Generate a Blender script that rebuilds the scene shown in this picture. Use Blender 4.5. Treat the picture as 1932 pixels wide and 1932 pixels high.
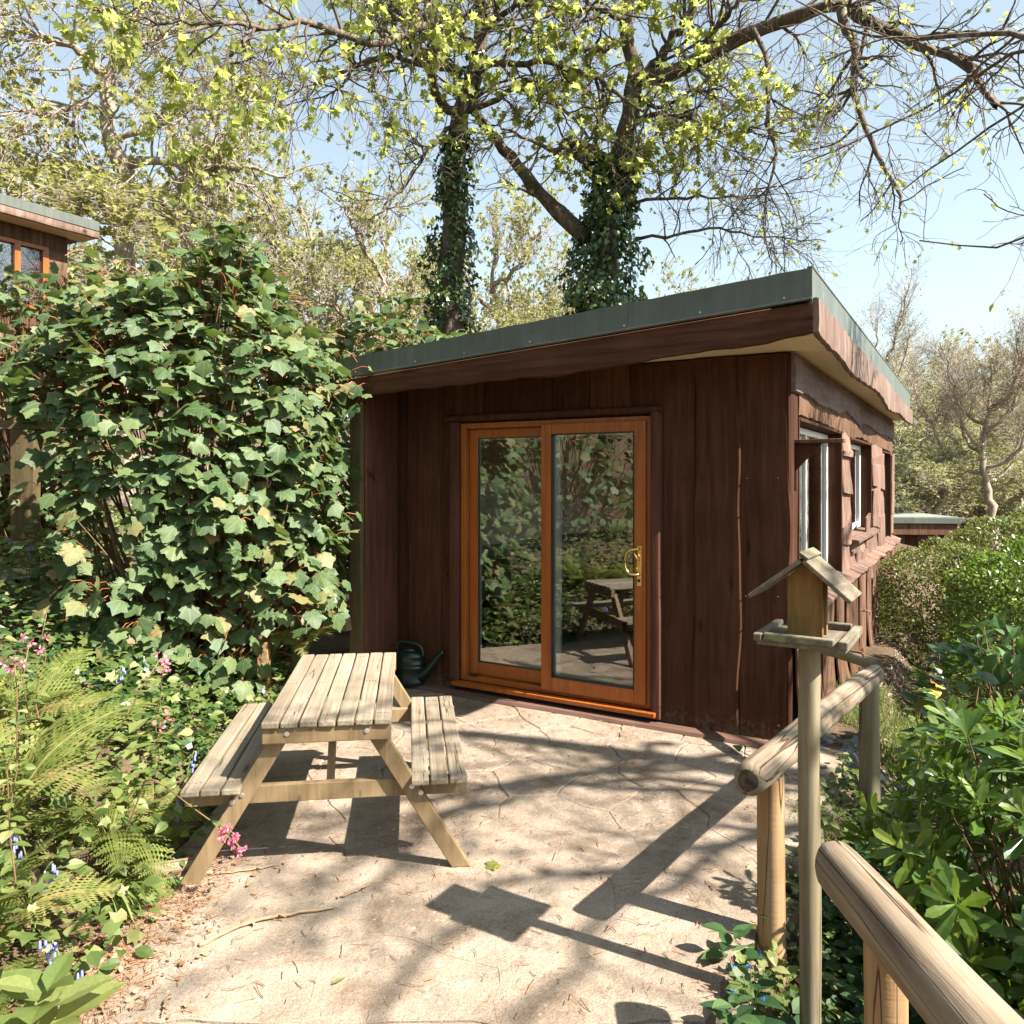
import bpy, math, random
import numpy as np
from mathutils import Vector, Matrix, Euler

for _o in list(bpy.data.objects):
    bpy.data.objects.remove(_o)
SC = bpy.context.scene
COL = SC.collection
R = np.random.RandomState(11)
random.seed(5)

# ------------------------------------------------------------------ camera
EYE = 1.75
cam_d = bpy.data.cameras.new('camera')
cam = bpy.data.objects.new('camera', cam_d)
COL.objects.link(cam)
cam.location = (0, 0, EYE)
cam.rotation_euler = (math.pi / 2, 0, 0)
cam_d.sensor_width = 36
cam_d.lens = 36 * 3045 / 4000
cam_d.shift_y = -135 / 4000
cam_d.clip_start = 0.05
cam_d.clip_end = 3000
SC.camera = cam

# ------------------------------------------------------------------ light
SUN_EL = math.radians(46.5)
SUN_H = Vector((0.87, -0.493, 0)).normalized()
SUN_DIR = Vector((SUN_H.x * math.cos(SUN_EL), SUN_H.y * math.cos(SUN_EL), math.sin(SUN_EL)))
world = bpy.data.worlds.new('World')
SC.world = world
world.use_nodes = True
wn = world.node_tree
bg = wn.nodes['Background']
sky = wn.nodes.new('ShaderNodeTexSky')
sky.sky_type = 'NISHITA'
sky.sun_disc = False
sky.sun_elevation = SUN_EL
sky.sun_rotation = math.atan2(SUN_H.x, SUN_H.y)
sky.altitude = 100
sky.air_density = 1.0
sky.dust_density = 1.8
sky.ozone_density = 3.0
hs = wn.nodes.new('ShaderNodeHueSaturation')
hs.inputs['Saturation'].default_value = 0.46
wn.links.new(sky.outputs[0], hs.inputs['Color'])
wb = wn.nodes.new('ShaderNodeMix'); wb.data_type = 'RGBA'; wb.blend_type = 'MULTIPLY'; wb.inputs[0].default_value = 1.0; wb.inputs[7].default_value = (.90, 1.0, .97, 1)
wn.links.new(hs.outputs[0], wb.inputs[6]); wn.links.new(wb.outputs[2], bg.inputs[0])
bg.inputs[1].default_value = 0.070
sun_d = bpy.data.lights.new('sun', 'SUN')
sun_d.energy = 5.0
sun_d.angle = math.radians(0.53)
sun_d.color = (1.0, 0.93, 0.82)
sun = bpy.data.objects.new('sun', sun_d)
COL.objects.link(sun)
sun.rotation_euler = (-SUN_DIR).to_track_quat('-Z', 'Y').to_euler()
sun.location = SUN_DIR * 40
SC.view_settings.view_transform = 'Standard'
SC.view_settings.look = 'None'
SC.view_settings.gamma = 1.0
SC.view_settings.exposure = 2.03
SC.view_settings.use_curve_mapping = False
SC.render.engine = 'CYCLES'
SC.cycles.use_denoising = True
SC.cycles.max_bounces = 8
SC.cycles.diffuse_bounces = 4
SC.cycles.glossy_bounces = 3
SC.cycles.transmission_bounces = 4
SC.cycles.transparent_max_bounces = 12
SC.cycles.caustics_reflective = False
SC.cycles.caustics_refractive = False
SC.cycles.sample_clamp_indirect = 6

# ------------------------------------------------------------------ helpers
def V(*a):
    return np.array(a, float)

def nrm(a):
    a = np.asarray(a, float)
    return a / np.maximum(np.linalg.norm(a, axis=-1, keepdims=True), 1e-9)

def smooth(t):
    t = np.clip(t, 0, 1)
    return t * t * (3 - 2 * t)

def at(dx, dy, Y):
    """world point seen at picture position (dx, dy) of a 1932 px wide view, Y metres away"""
    return V((dx - 966) / 1470.7 * Y, Y, EYE - (dy - 900.8) / 1470.7 * Y)

def tag(o, label=None, cat=None, group=None, kind=None):
    if label: o['label'] = label
    if cat: o['category'] = cat
    if group: o['group'] = group
    if kind: o['kind'] = kind
    return o

def thing(name, label, cat, loc=(0, 0, 0), rotz=0.0, group=None):
    o = bpy.data.objects.new(name, None)
    COL.objects.link(o)
    o.empty_display_size = 0.1
    o.location = loc
    o.rotation_euler = (0, 0, rotz)
    return tag(o, label, cat, group)

def obj(name, me, mat=None, parent=None):
    o = bpy.data.objects.new(name, me)
    COL.objects.link(o)
    if mat is not None and len(me.materials) == 0:
        me.materials.append(mat)
    if parent is not None:
        o.parent = parent
    return o

def np_mesh(name, verts, faces, rnd=None, smooth_shade=False, blade=None):
    """verts (n,3), faces list of int arrays (m,k)"""
    me = bpy.data.meshes.new(name)
    verts = np.asarray(verts, np.float32)
    me.vertices.add(len(verts))
    me.vertices.foreach_set('co', verts.ravel())
    tot = []; idx = []
    for f in faces:
        f = np.asarray(f, np.int32)
        if f.size == 0: continue
        tot.append(np.full(len(f), f.shape[1], np.int32)); idx.append(f.ravel())
    tot = np.concatenate(tot); idx = np.concatenate(idx)
    me.loops.add(len(idx))
    me.loops.foreach_set('vertex_index', idx)
    me.polygons.add(len(tot))
    st = np.zeros(len(tot), np.int32); st[1:] = np.cumsum(tot)[:-1]
    me.polygons.foreach_set('loop_start', st)
    me.polygons.foreach_set('loop_total', tot)
    me.polygons.foreach_set('use_smooth', np.full(len(tot), smooth_shade, bool))
    if rnd is not None:
        a = me.attributes.new('rnd', 'FLOAT', 'POINT')
        a.data.foreach_set('value', np.asarray(rnd, np.float32))
    if blade is not None:
        a = me.attributes.new('blade', 'FLOAT_VECTOR', 'POINT')
        a.data.foreach_set('vector', np.asarray(blade, np.float32).ravel())
    me.update(calc_edges=True)
    return me

class MB:
    def __init__(s):
        s.v = []; s.f = []
    def add(s, vs, fs):
        b = len(s.v)
        s.v += [tuple(map(float, p)) for p in vs]
        s.f += [tuple(b + i for i in f) for f in fs]
    def box(s, a, b, M=None):
        x0, y0, z0 = a; x1, y1, z1 = b
        vs = [(x0,y0,z0),(x1,y0,z0),(x1,y1,z0),(x0,y1,z0),(x0,y0,z1),(x1,y0,z1),(x1,y1,z1),(x0,y1,z1)]
        if M is not None: vs = [M @ Vector(p) for p in vs]
        s.add(vs, [(0,3,2,1),(4,5,6,7),(0,1,5,4),(1,2,6,5),(2,3,7,6),(3,0,4,7)])
        return s
    def prism(s, poly, axis, a, b, M=None):
        """poly 2-D points ccw in the two other axes"""
        n = len(poly); vs = []
        for t in (a, b):
            for p in poly:
                q = [0, 0, 0]; k = [i for i in range(3) if i != axis]
                q[axis] = t; q[k[0]] = p[0]; q[k[1]] = p[1]; vs.append(tuple(q))
        if M is not None: vs = [M @ Vector(p) for p in vs]
        s.add(vs, [tuple(range(n))[::-1], tuple(range(n, 2*n))] + [(i, (i+1) % n, n+(i+1) % n, n+i) for i in range(n)])
        return s
    def tube(s, pts, rad, sides=10, caps=True, flat=1.0):
        pts = np.asarray(pts, float); rad = np.broadcast_to(rad, (len(pts),))
        t = nrm(np.gradient(pts, axis=0))
        ref = V(0, 0, 1) if abs(t.mean(0)[2]) < .8 else V(1, 0, 0)
        n1 = nrm(ref - (t @ ref)[:, None] * t); n2 = np.cross(t, n1)
        an = np.arange(sides) / sides * 2 * math.pi
        vs = (pts[:, None] + rad[:, None, None] * (np.cos(an)[None, :, None] * n1[:, None] * flat + np.sin(an)[None, :, None] * n2[:, None])).reshape(-1, 3)
        fs = []
        for i in range(len(pts) - 1):
            for j in range(sides):
                k = (j + 1) % sides
                fs.append((i*sides+j, i*sides+k, (i+1)*sides+k, (i+1)*sides+j))
        if caps:
            fs.append(tuple(range(sides))[::-1]); fs.append(tuple((len(pts)-1)*sides + j for j in range(sides)))
        s.add(vs, fs)
        return s
    def lathe(s, prof, c=(0, 0, 0), sides=20, sx=1.0, sy=1.0):
        n = len(prof); vs = []
        for r, z in prof:
            for j in range(sides):
                a = j / sides * 2 * math.pi
                vs.append((c[0] + r*sx*math.cos(a), c[1] + r*sy*math.sin(a), c[2] + z))
        fs = [(i*sides+j, i*sides+(j+1) % sides, (i+1)*sides+(j+1) % sides, (i+1)*sides+j) for i in range(n-1) for j in range(sides)]
        fs.append(tuple(range(sides))[::-1]); fs.append(tuple((n-1)*sides+j for j in range(sides)))
        s.add(vs, fs)
        return s
    def mesh(s, name, smooth_shade=False):
        me = bpy.data.meshes.new(name)
        me.from_pydata(s.v, [], s.f)
        if smooth_shade:
            me.polygons.foreach_set('use_smooth', [True] * len(me.polygons))
        me.update()
        return me
    def build(s, name, mat, parent=None, bevel=0.0, smooth_shade=False, seg=2):
        o = obj(name, s.mesh(name, smooth_shade), mat, parent)
        if bevel: add_bevel(o, bevel, seg)
        return o

def add_bevel(o, w, seg=2):
    m = o.modifiers.new('bevel', 'BEVEL'); m.width = w; m.segments = seg; m.limit_method = 'ANGLE'; m.angle_limit = math.radians(35)
    return o

# ------------------------------------------------------------------ materials
def new_mat(name):
    m = bpy.data.materials.new(name); m.use_nodes = True
    nt = m.node_tree
    return m, nt, nt.nodes, nt.links, nt.nodes['Principled BSDF']

def ramp(N, stops):
    r = N.new('ShaderNodeValToRGB')
    e = r.color_ramp.elements
    while len(e) > 1: e.remove(e[-1])
    e[0].position = stops[0][0]; e[0].color = (*stops[0][1], 1)
    for p, c in stops[1:]:
        k = e.new(p); k.color = (*c, 1)
    return r

def noise(N, L, vec, scale, detail=4, rough=.55, dist=0):
    n = N.new('ShaderNodeTexNoise'); n.inputs['Scale'].default_value = scale; n.inputs['Detail'].default_value = detail
    n.inputs['Roughness'].default_value = rough; n.inputs['Distortion'].default_value = dist
    L.new(vec, n.inputs['Vector']); return n

def coords(N, L, scale=(1, 1, 1), kind='Object', jitter=True):
    tc = N.new('ShaderNodeTexCoord'); mp = N.new('ShaderNodeMapping')
    mp.inputs['Scale'].default_value = scale
    L.new(tc.outputs[kind], mp.inputs['Vector'])
    if jitter:
        oi = N.new('ShaderNodeObjectInfo'); ml = N.new('ShaderNodeMath'); ml.operation = 'MULTIPLY'; ml.inputs[1].default_value = 37.0
        L.new(oi.outputs['Random'], ml.inputs[0]); L.new(ml.outputs[0], mp.inputs['Location'])
    return mp.outputs[0]

def mixc(N, L, fac, a, b, mode='MIX'):
    m = N.new('ShaderNodeMix'); m.data_type = 'RGBA'; m.blend_type = mode
    for k, s in (('Factor', fac), (6, a), (7, b)):
        inp = m.inputs[0] if k == 'Factor' else m.inputs[k]
        if isinstance(s, (int, float)): inp.default_value = s
        elif isinstance(s, tuple): inp.default_value = (*s, 1)
        else: L.new(s, inp)
    return m.outputs[2]

def bump(N, L, h, strength, dist, nin=None):
    b = N.new('ShaderNodeBump'); b.inputs['Strength'].default_value = strength; b.inputs['Distance'].default_value = dist
    L.new(h, b.inputs['Height'])
    if nin is not None: L.new(nin, b.inputs['Normal'])
    return b.outputs[0]

def mth(N, L, op, a, b=0.0):
    m = N.new('ShaderNodeMath'); m.operation = op
    for i, s in enumerate((a, b)):
        if isinstance(s, (int, float)): m.inputs[i].default_value = s
        else: L.new(s, m.inputs[i])
    return m.outputs[0]

def wood(name, cols, grain=(30, 30, 2), saw=None, rough=.75, chips=None, crack=.0, tint=.35, bmp=.5, moss=None, spec=.3, knots=None, dust=None):
    """cols: dark, mid, light; grain: noise scale per axis (small along the fibre); saw: scale vector of band-saw marks"""
    m, nt, N, L, P = new_mat(name)
    vec = coords(N, L, grain)
    n1 = noise(N, L, vec, 1.0, 6, .62, .6)
    vb = coords(N, L, (1, 1, 1))
    n2 = noise(N, L, vb, 2.2, 4, .6)
    f = mth(N, L, 'ADD', mth(N, L, 'MULTIPLY', n1.outputs[0], .65), mth(N, L, 'MULTIPLY', n2.outputs[0], .35))
    r = ramp(N, [(.33, cols[0]), (.5, cols[1]), (.68, cols[2])])
    L.new(f, r.inputs[0])
    oi = N.new('ShaderNodeObjectInfo')
    tv = mth(N, L, 'ADD', mth(N, L, 'MULTIPLY', oi.outputs['Random'], tint), 1 - tint / 2)
    cmb = N.new('ShaderNodeCombineColor')
    for i in range(3): L.new(tv, cmb.inputs[i])
    c = mixc(N, L, 1.0, r.outputs[0], cmb.outputs[0], 'MULTIPLY')
    if knots:
        vo = N.new('ShaderNodeTexVoronoi'); vo.inputs['Scale'].default_value = 1.0; L.new(coords(N, L, knots), vo.inputs['Vector'])
        kd = mth(N, L, 'ADD', vo.outputs['Distance'], mth(N, L, 'MULTIPLY', mth(N, L, 'SUBTRACT', n1.outputs[0], .5), .12))
        rk_ = ramp(N, [(.03, (.30, .26, .24)), (.075, (.62, .58, .55)), (.10, (1, 1, 1)), (.13, (.86, .84, .82)), (.17, (1, 1, 1))]); L.new(kd, rk_.inputs[0])
        c = mixc(N, L, .85, c, rk_.outputs[0], 'MULTIPLY')
    if dust:
        tcd = N.new('ShaderNodeTexCoord'); sz = N.new('ShaderNodeSeparateXYZ'); L.new(tcd.outputs['Object'], sz.inputs[0])
        nd = noise(N, L, tcd.outputs['Object'], 30, 5, .75)
        hh = mth(N, L, 'SUBTRACT', nd.outputs[0], mth(N, L, 'MULTIPLY', sz.outputs[2], 1.5))
        rd = ramp(N, [(.30, (0, 0, 0)), (.55, (.55, .55, .55))]); L.new(hh, rd.inputs[0])
        c = mixc(N, L, rd.outputs[0], c, dust)
    if chips:
        nc = noise(N, L, vb, chips[1], 5, .7)
        rc = ramp(N, [(chips[2], (0, 0, 0)), (chips[2] + .03, (1, 1, 1))]); L.new(nc.outputs[0], rc.inputs[0])
        c = mixc(N, L, rc.outputs[0], c, chips[0])
    if moss:
        nm = noise(N, L, vb, moss[1], 4, .6)
        rm = ramp(N, [(moss[2], (0, 0, 0)), (moss[2] + .18, (.8, .8, .8))]); L.new(nm.outputs[0], rm.inputs[0])
        c = mixc(N, L, rm.outputs[0], c, moss[0])
    hgt = n1.outputs[0]
    nout = bump(N, L, hgt, bmp, .004)
    if crack:
        vk = coords(N, L, tuple(g * .55 if g > 5 else g * .35 for g in grain))
        nk = noise(N, L, vk, .6, 3, .5, .3)
        d = mth(N, L, 'ABSOLUTE', mth(N, L, 'SUBTRACT', nk.outputs[0], .5))
        rk = ramp(N, [(0.0, (0, 0, 0)), (crack, (1, 1, 1))]); L.new(d, rk.inputs[0])
        c = mixc(N, L, 1.0, c, mixc(N, L, rk.outputs[0], (.18, .13, .09), (1., 1., 1.)), 'MULTIPLY')
        nout = bump(N, L, rk.outputs[0], .9, .006, nout)
    if saw:
        vs = coords(N, L, saw)
        ns = noise(N, L, vs, 1.0, 2, .5)
        nout = bump(N, L, ns.outputs[0], .35, .003, nout)
    L.new(c, P.inputs['Base Color']); L.new(nout, P.inputs['Normal'])
    P.inputs['Roughness'].default_value = rough
    P.inputs['Specular IOR Level'].default_value = spec
    return m

def plain(name, col, rough=.5, metal=0.0, spec=.5, var=.15, scale=8, bmp=0.0):
    m, nt, N, L, P = new_mat(name)
    v = coords(N, L)
    n = noise(N, L, v, scale, 5, .6)
    r = ramp(N, [(.3, tuple(c * (1 - var) for c in col)), (.7, tuple(min(1, c * (1 + var)) for c in col))])
    L.new(n.outputs[0], r.inputs[0]); L.new(r.outputs[0], P.inputs['Base Color'])
    if bmp:
        L.new(bump(N, L, n.outputs[0], bmp, .004), P.inputs['Normal'])
    P.inputs['Roughness'].default_value = rough; P.inputs['Metallic'].default_value = metal
    P.inputs['Specular IOR Level'].default_value = spec
    return m

def leaf_mat(name, stops, trans=.35, tcol=(.25, .4, .04), rough=.45, spec=.4, back=None, veins=False):
    """colour from each leaf's own 'rnd' value; light passes through the blade"""
    m, nt, N, L, P = new_mat(name)
    a = N.new('ShaderNodeAttribute'); a.attribute_name = 'rnd'
    r = ramp(N, stops); L.new(a.outputs['Fac'], r.inputs[0])
    v = coords(N, L, jitter=False)
    n = noise(N, L, v, 14, 3, .6)
    rn = ramp(N, [(.3, (.8, .8, .8)), (.7, (1.15, 1.15, 1.1))]); L.new(n.outputs[0], rn.inputs[0])
    c = mixc(N, L, 1.0, r.outputs[0], rn.outputs[0], 'MULTIPLY')
    if veins:
        # pale veins fanning from the stalk, from the blade's own flat shape
        q = N.new('ShaderNodeAttribute'); q.attribute_name = 'blade'; sp = N.new('ShaderNodeSeparateXYZ'); L.new(q.outputs['Vector'], sp.inputs[0])
        an = mth(N, L, 'ARCTAN2', sp.outputs[0], mth(N, L, 'ADD', sp.outputs[1], .06)); rr = N.new('ShaderNodeVectorMath'); rr.operation = 'LENGTH'; L.new(q.outputs['Vector'], rr.inputs[0])
        k = mth(N, L, 'ABSOLUTE', mth(N, L, 'SUBTRACT', mth(N, L, 'FRACT', mth(N, L, 'ADD', mth(N, L, 'DIVIDE', an, .72), .5)), .5))
        rv = ramp(N, [(.012, (1, 1, 1)), (.03, (0, 0, 0))]); L.new(mth(N, L, 'MULTIPLY', k, rr.outputs['Value']), rv.inputs[0])
        c = mixc(N, L, mth(N, L, 'MULTIPLY', rv.outputs[0], .35), c, (.24, .27, .13))
    if back:
        g = N.new('ShaderNodeNewGeometry'); c = mixc(N, L, g.outputs['Backfacing'], c, mixc(N, L, .6, c, back))
    L.new(c, P.inputs['Base Color'])
    P.inputs['Roughness'].default_value = rough; P.inputs['Specular IOR Level'].default_value = spec
    t = N.new('ShaderNodeBsdfTranslucent')
    L.new(mixc(N, L, .55, c, tcol), t.inputs[0])
    mx = N.new('ShaderNodeMixShader'); mx.inputs[0].default_value = trans
    L.new(P.outputs[0], mx.inputs[1]); L.new(t.outputs[0], mx.inputs[2])
    L.new(mx.outputs[0], N['Material Output'].inputs[0])
    return m

def bark_mat(name, cols, scale=(18, 18, 4), rough=.9, lichen=None):
    m, nt, N, L, P = new_mat(name)
    v = coords(N, L, scale, jitter=False)
    n = noise(N, L, v, 1.0, 6, .65, .8)
    r = ramp(N, [(.3, cols[0]), (.52, cols[1]), (.72, cols[2])]); L.new(n.outputs[0], r.inputs[0])
    c = r.outputs[0]
    if lichen:
        v2 = coords(N, L, jitter=False); n2 = noise(N, L, v2, lichen[1], 4, .6)
        rl = ramp(N, [(lichen[2], (0, 0, 0)), (lichen[2] + .1, (.8, .8, .8))]); L.new(n2.outputs[0], rl.inputs[0])
        c = mixc(N, L, rl.outputs[0], c, lichen[0])
    L.new(c, P.inputs['Base Color']); L.new(bump(N, L, n.outputs[0], .8, .03), P.inputs['Normal'])
    P.inputs['Roughness'].default_value = rough; P.inputs['Specular IOR Level'].default_value = .2
    return m

def glass_mat(name, gain=1.9, floor=.03, tint=(1, 1, 1)):
    m, nt, N, L, P = new_mat(name)
    fr = N.new('ShaderNodeFresnel'); fr.inputs[0].default_value = 1.5
    f = mth(N, L, 'ADD', mth(N, L, 'MULTIPLY', fr.outputs[0], gain), floor)
    tr = N.new('ShaderNodeBsdfTransparent'); tr.inputs[0].default_value = (*tint, 1)
    gl = N.new('ShaderNodeBsdfGlossy'); gl.inputs['Roughness'].default_value = 0.0
    mx = N.new('ShaderNodeMixShader')
    L.new(f, mx.inputs[0]); L.new(tr.outputs[0], mx.inputs[1]); L.new(gl.outputs[0], mx.inputs[2])
    L.new(mx.outputs[0], N['Material Output'].inputs[0])
    return m

M = {}
# stained waney boards of the cabin
M['board_front'] = wood('brown_stained_board', [(.026, .0098, .0050), (.046, .0176, .0092), (.074, .0300, .0168)], (28, 28, 1.6), saw=(4, 4, 170), rough=.78, spec=.12, knots=(5.5, 5.5, 1.5), dust=(.16, .115, .08), chips=((.24, .16, .11), 34, .715), tint=.5)
M['board_side'] = wood('sun_faded_board', [(.046, .023, .013), (.10, .054, .034), (.185, .112, .078)], (32, 32, 1.5), saw=None, rough=.85, spec=.12, knots=(5, 5, 1.7), chips=((.36, .27, .22), 9, .69), tint=.4, bmp=.7)
M['board_upper'] = wood('grey_brown_eave_board', [(.055, .034, .028), (.105, .068, .056), (.18, .125, .108)], (22, 2.0, 24), saw=None, rough=.8, tint=.25, bmp=.7)
M['shingle'] = wood('faded_shingle', [(.068, .036, .025), (.135, .078, .057), (.215, .138, .108)], (26, 26, 2.5), rough=.85, tint=.4, bmp=.9)
M['fascia_front'] = wood('dark_fascia_board', [(.034, .0135, .0078), (.060, .0245, .014), (.098, .044, .027)], (1.6, 24, 26), saw=(170, 4, 4), rough=.75, spec=.12, knots=(1.1, 6, 6), chips=((.34, .25, .19), 20, .74), tint=.1)
M['fascia_side'] = wood('faded_fascia_board', [(.07, .043, .032), (.14, .09, .07), (.235, .165, .138)], (24, 14, 2.2), rough=.8, tint=.1)
M['raw_edge'] = wood('raw_bark_edge', [(.03, .016, .01), (.06, .03, .018), (.12, .07, .045)], (20, 20, 20), rough=.95, bmp=1)
M['trim'] = wood('plum_brown_trim', [(.046, .0175, .0105), (.072, .029, .0185), (.105, .046, .031)], (30, 30, 2), rough=.72, spec=.15, chips=((.4, .34, .3), 30, .73), tint=.15)
M['post_green'] = wood('greenish_post', [(.045, .032, .014), (.075, .055, .025), (.11, .085, .04)], (26, 26, 2), rough=.8)
M['door_wood'] = wood('golden_oak_door', [(.17, .043, .005), (.26, .068, .008), (.35, .10, .014)], (34, 34, 1.4), rough=.38, tint=.06, bmp=.12, spec=.5)
M['metal_trim'] = plain('grey_green_roof_trim', (.095, .110, .094), .42, 0.0, .5, .14, 5)
def trim_mat():
    m, nt, N, L, P = new_mat('weathered_roof_trim')
    v = coords(N, L, (26, 26, 1.2)); n1 = noise(N, L, v, 1, 5, .65); v2 = coords(N, L); n2 = noise(N, L, v2, 2.5, 5, .6)
    r = ramp(N, [(.3, (.058, .068, .058)), (.55, (.085, .098, .085)), (.75, (.14, .15, .135))])
    L.new(mth(N, L, 'ADD', mth(N, L, 'MULTIPLY', n1.outputs[0], .5), mth(N, L, 'MULTIPLY', n2.outputs[0], .5)), r.inputs[0])
    v3 = coords(N, L, (60, 60, 3.5)); n3 = noise(N, L, v3, 1, 2, .5); r3 = ramp(N, [(.755, (0, 0, 0)), (.79, (.8, .8, .8))]); L.new(n3.outputs[0], r3.inputs[0])
    L.new(mixc(N, L, r3.outputs[0], r.outputs[0], (.38, .38, .36)), P.inputs['Base Color'])
    L.new(bump(N, L, n2.outputs[0], .25, .02), P.inputs['Normal'])
    P.inputs['Roughness'].default_value = .5; P.inputs['Specular IOR Level'].default_value = .4
    return m
M['metal_trim'] = trim_mat()
M['roof_felt'] = plain('mineral_roof_felt', (.16, .18, .15), .9, 0, .2, .2, 30, .3)
M['soffit'] = plain('cream_soffit_board', (.66, .55, .40), .7, 0, .3, .08, 6)
M['white'] = plain('white_window_frame', (.78, .78, .76), .4, 0, .5, .04, 5)
M['dark_wall'] = plain('dark_brown_wall_lining', (.055, .026, .018), .85, 0, .2, .2, 8)  # mottled dark brown of the wall cores
M['cream_wall'] = plain('cream_plaster', (.68, .58, .46), .8, 0, .2, .05, 4)
M['teal'] = plain('teal_panelling', (.085, .16, .15), .5, 0, .4, .1, 5)
M['carpet'] = plain('beige_carpet', (.42, .35, .28), .95, 0, .1, .25, 90, .3)
M['sofa'] = plain('charcoal_fabric', (.022, .025, .027), .9, 0, .2, .25, 40, .2)
M['brass'] = plain('polished_brass', (.66, .46, .18), .24, 1.0, .5, .06, 12)
M['black'] = plain('black_plastic', (.012, .012, .013), .4, 0, .5, .2, 12)
M['seal'] = plain('grey_spacer_bar', (.55, .58, .58), .4, .2, .5, .05, 12)
M['can'] = plain('dark_green_plastic', (.006, .017, .014), .33, 0, .5, .15, 10)
M['curtain'] = plain('pleated_curtain', (.34, .25, .18), .9, 0, .1, .15, 12)
M['glass'] = glass_mat('door_glass', 2.5, .06, (.97, 1.0, .985))
M['window_glass'] = glass_mat('window_glass')
M['lamp'] = plain('opal_lamp_cover', (.75, .72, .66), .4, 0, .5, .03, 5)
# timber outdoors
M['table'] = wood('pale_table_plank', [(.135, .103, .070), (.215, .173, .125), (.285, .243, .188)], (44, 1.4, 44), rough=.8, tint=.3, knots=(9, 1.6, 9), chips=((.10, .066, .04), 11, .715), bmp=.6, crack=.003)
M['table_leg'] = wood('honey_table_leg', [(.125, .082, .040), (.195, .135, .071), (.255, .187, .108)], (26, 26, 2.2), rough=.75, tint=.15, bmp=.4, knots=(8, 8, 2.2))
M['log_grey'] = wood('weathered_log', [(.10, .07, .045), (.205, .155, .108), (.305, .245, .185)], (2.2, 34, 34), rough=.85, crack=.014, tint=.1, bmp=1.0)
M['log_tan'] = wood('tan_log', [(.17, .10, .045), (.265, .165, .082), (.35, .235, .135)], (1.5, 26, 26), saw=(120, 3, 3), rough=.8, crack=.006, tint=.15)
M['log_pale'] = wood('pale_mossy_log', [(.10, .078, .046), (.185, .15, .094), (.27, .23, .16)], (1.4, 24, 24), rough=.85, crack=.01, moss=((.15, .17, .05), 2.5, .56), tint=.1)
M['bird_wood'] = wood('mossy_amber_board', [(.09, .044, .012), (.165, .088, .026), (.24, .145, .052)], (28, 28, 2.4), rough=.8, moss=((.055, .06, .025), 9, .55), tint=.1)
M['bird_grey'] = wood('lichen_grey_board', [(.065, .05, .034), (.125, .102, .072), (.21, .18, .135)], (26, 4, 26), rough=.9, moss=((.21, .22, .12), 14, .55), tint=.3, bmp=.9)
M['sleeper'] = wood('edging_plank', [(.07, .035, .024), (.11, .058, .042), (.17, .10, .075)], (2, 26, 26), rough=.85, tint=.2)
M['rail_brown'] = wood('brown_rail', [(.10, .062, .035), (.17, .11, .068), (.24, .17, .115)], (2, 24, 24), rough=.85, tint=.2)
M['bolt'] = plain('galvanised_bolt', (.5, .49, .46), .38, .8, .5, .15, 30)
M['log_end'] = wood('dark_sawn_end', [(.03, .022, .015), (.07, .052, .036), (.15, .115, .08)], (9, 30, 30), rough=.95)
M['needle'] = plain('red_brown_needle', (.24, .13, .075), .9, 0, .2, .35, 40)
M['twig'] = plain('dry_twig', (.26, .18, .11), .9, 0, .2, .3, 20)
# bark
M['bark_dark'] = bark_mat('dark_rough_bark', [(.038, .028, .02), (.105, .08, .06), (.21, .17, .135)], (16, 16, 5), lichen=((.24, .25, .20), 3.0, .62))
M['bark_pale'] = bark_mat('pale_bark', [(.15, .115, .085), (.29, .235, .185), (.43, .375, .31)], (12, 12, 5), lichen=((.36, .36, .27), 3, .56))
M['bark_far'] = bark_mat('haze_paled_far_bark', [(.22, .19, .15), (.30, .265, .215), (.38, .34, .285)], (6, 6, 2))  # distance haze put into the bark colour as a lighter tone
M['stem'] = plain('woody_stem', (.13, .085, .045), .85, 0, .2, .25, 20)
M['stem_red'] = plain('red_leaf_stalk', (.24, .06, .02), .5, 0, .4, .2, 20)
M['stem_green'] = plain('green_stalk', (.14, .17, .05), .6, 0, .3, .2, 20)
M['stem_pink'] = plain('reddish_stalk', (.16, .095, .05), .6, 0, .3, .2, 20)
# leaves
M['sycamore'] = leaf_mat('sycamore_leaf', [(0, (.036, .070, .026)), (.45, (.066, .108, .043)), (.8, (.108, .145, .058)), (.93, (.17, .15, .062)), (1, (.25, .155, .085))], .26, (.20, .30, .03), .56, .32, (.10, .14, .07), True)
M['spring_leaf'] = leaf_mat('fresh_spring_leaf', [(0, (.115, .16, .034)), (.5, (.19, .225, .055)), (1, (.30, .31, .10))], .6, (.70, .74, .20), .5, .3)
M['pale_leaf'] = leaf_mat('pale_spring_leaf', [(0, (.17, .185, .06)), (.5, (.25, .255, .095)), (1, (.36, .345, .16))], .45, (.42, .42, .12), .55, .25)
M['far_leaf'] = leaf_mat('haze_paled_spring_leaf', [(0, (.23, .24, .10)), (.5, (.32, .32, .15)), (1, (.42, .405, .23))], .35, (.42, .42, .18), .6, .2)  # spring leaf colour paled to stand in for distance haze
M['ivy'] = leaf_mat('ivy_leaf', [(0, (.014, .036, .011)), (.55, (.030, .064, .018)), (.85, (.065, .115, .028)), (1, (.14, .18, .05))], .2, (.15, .25, .03), .3, .55)
M['glossy'] = leaf_mat('glossy_shrub_leaf', [(0, (.036, .085, .014)), (.5, (.075, .135, .022)), (.85, (.15, .205, .034)), (1, (.24, .27, .055))], .32, (.26, .40, .03), .3, .5)
M['hydrangea'] = leaf_mat('dark_broad_leaf', [(0, (.022, .058, .018)), (.6, (.042, .095, .026)), (1, (.09, .15, .045))], .22, (.2, .35, .04), .38, .45)
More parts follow.
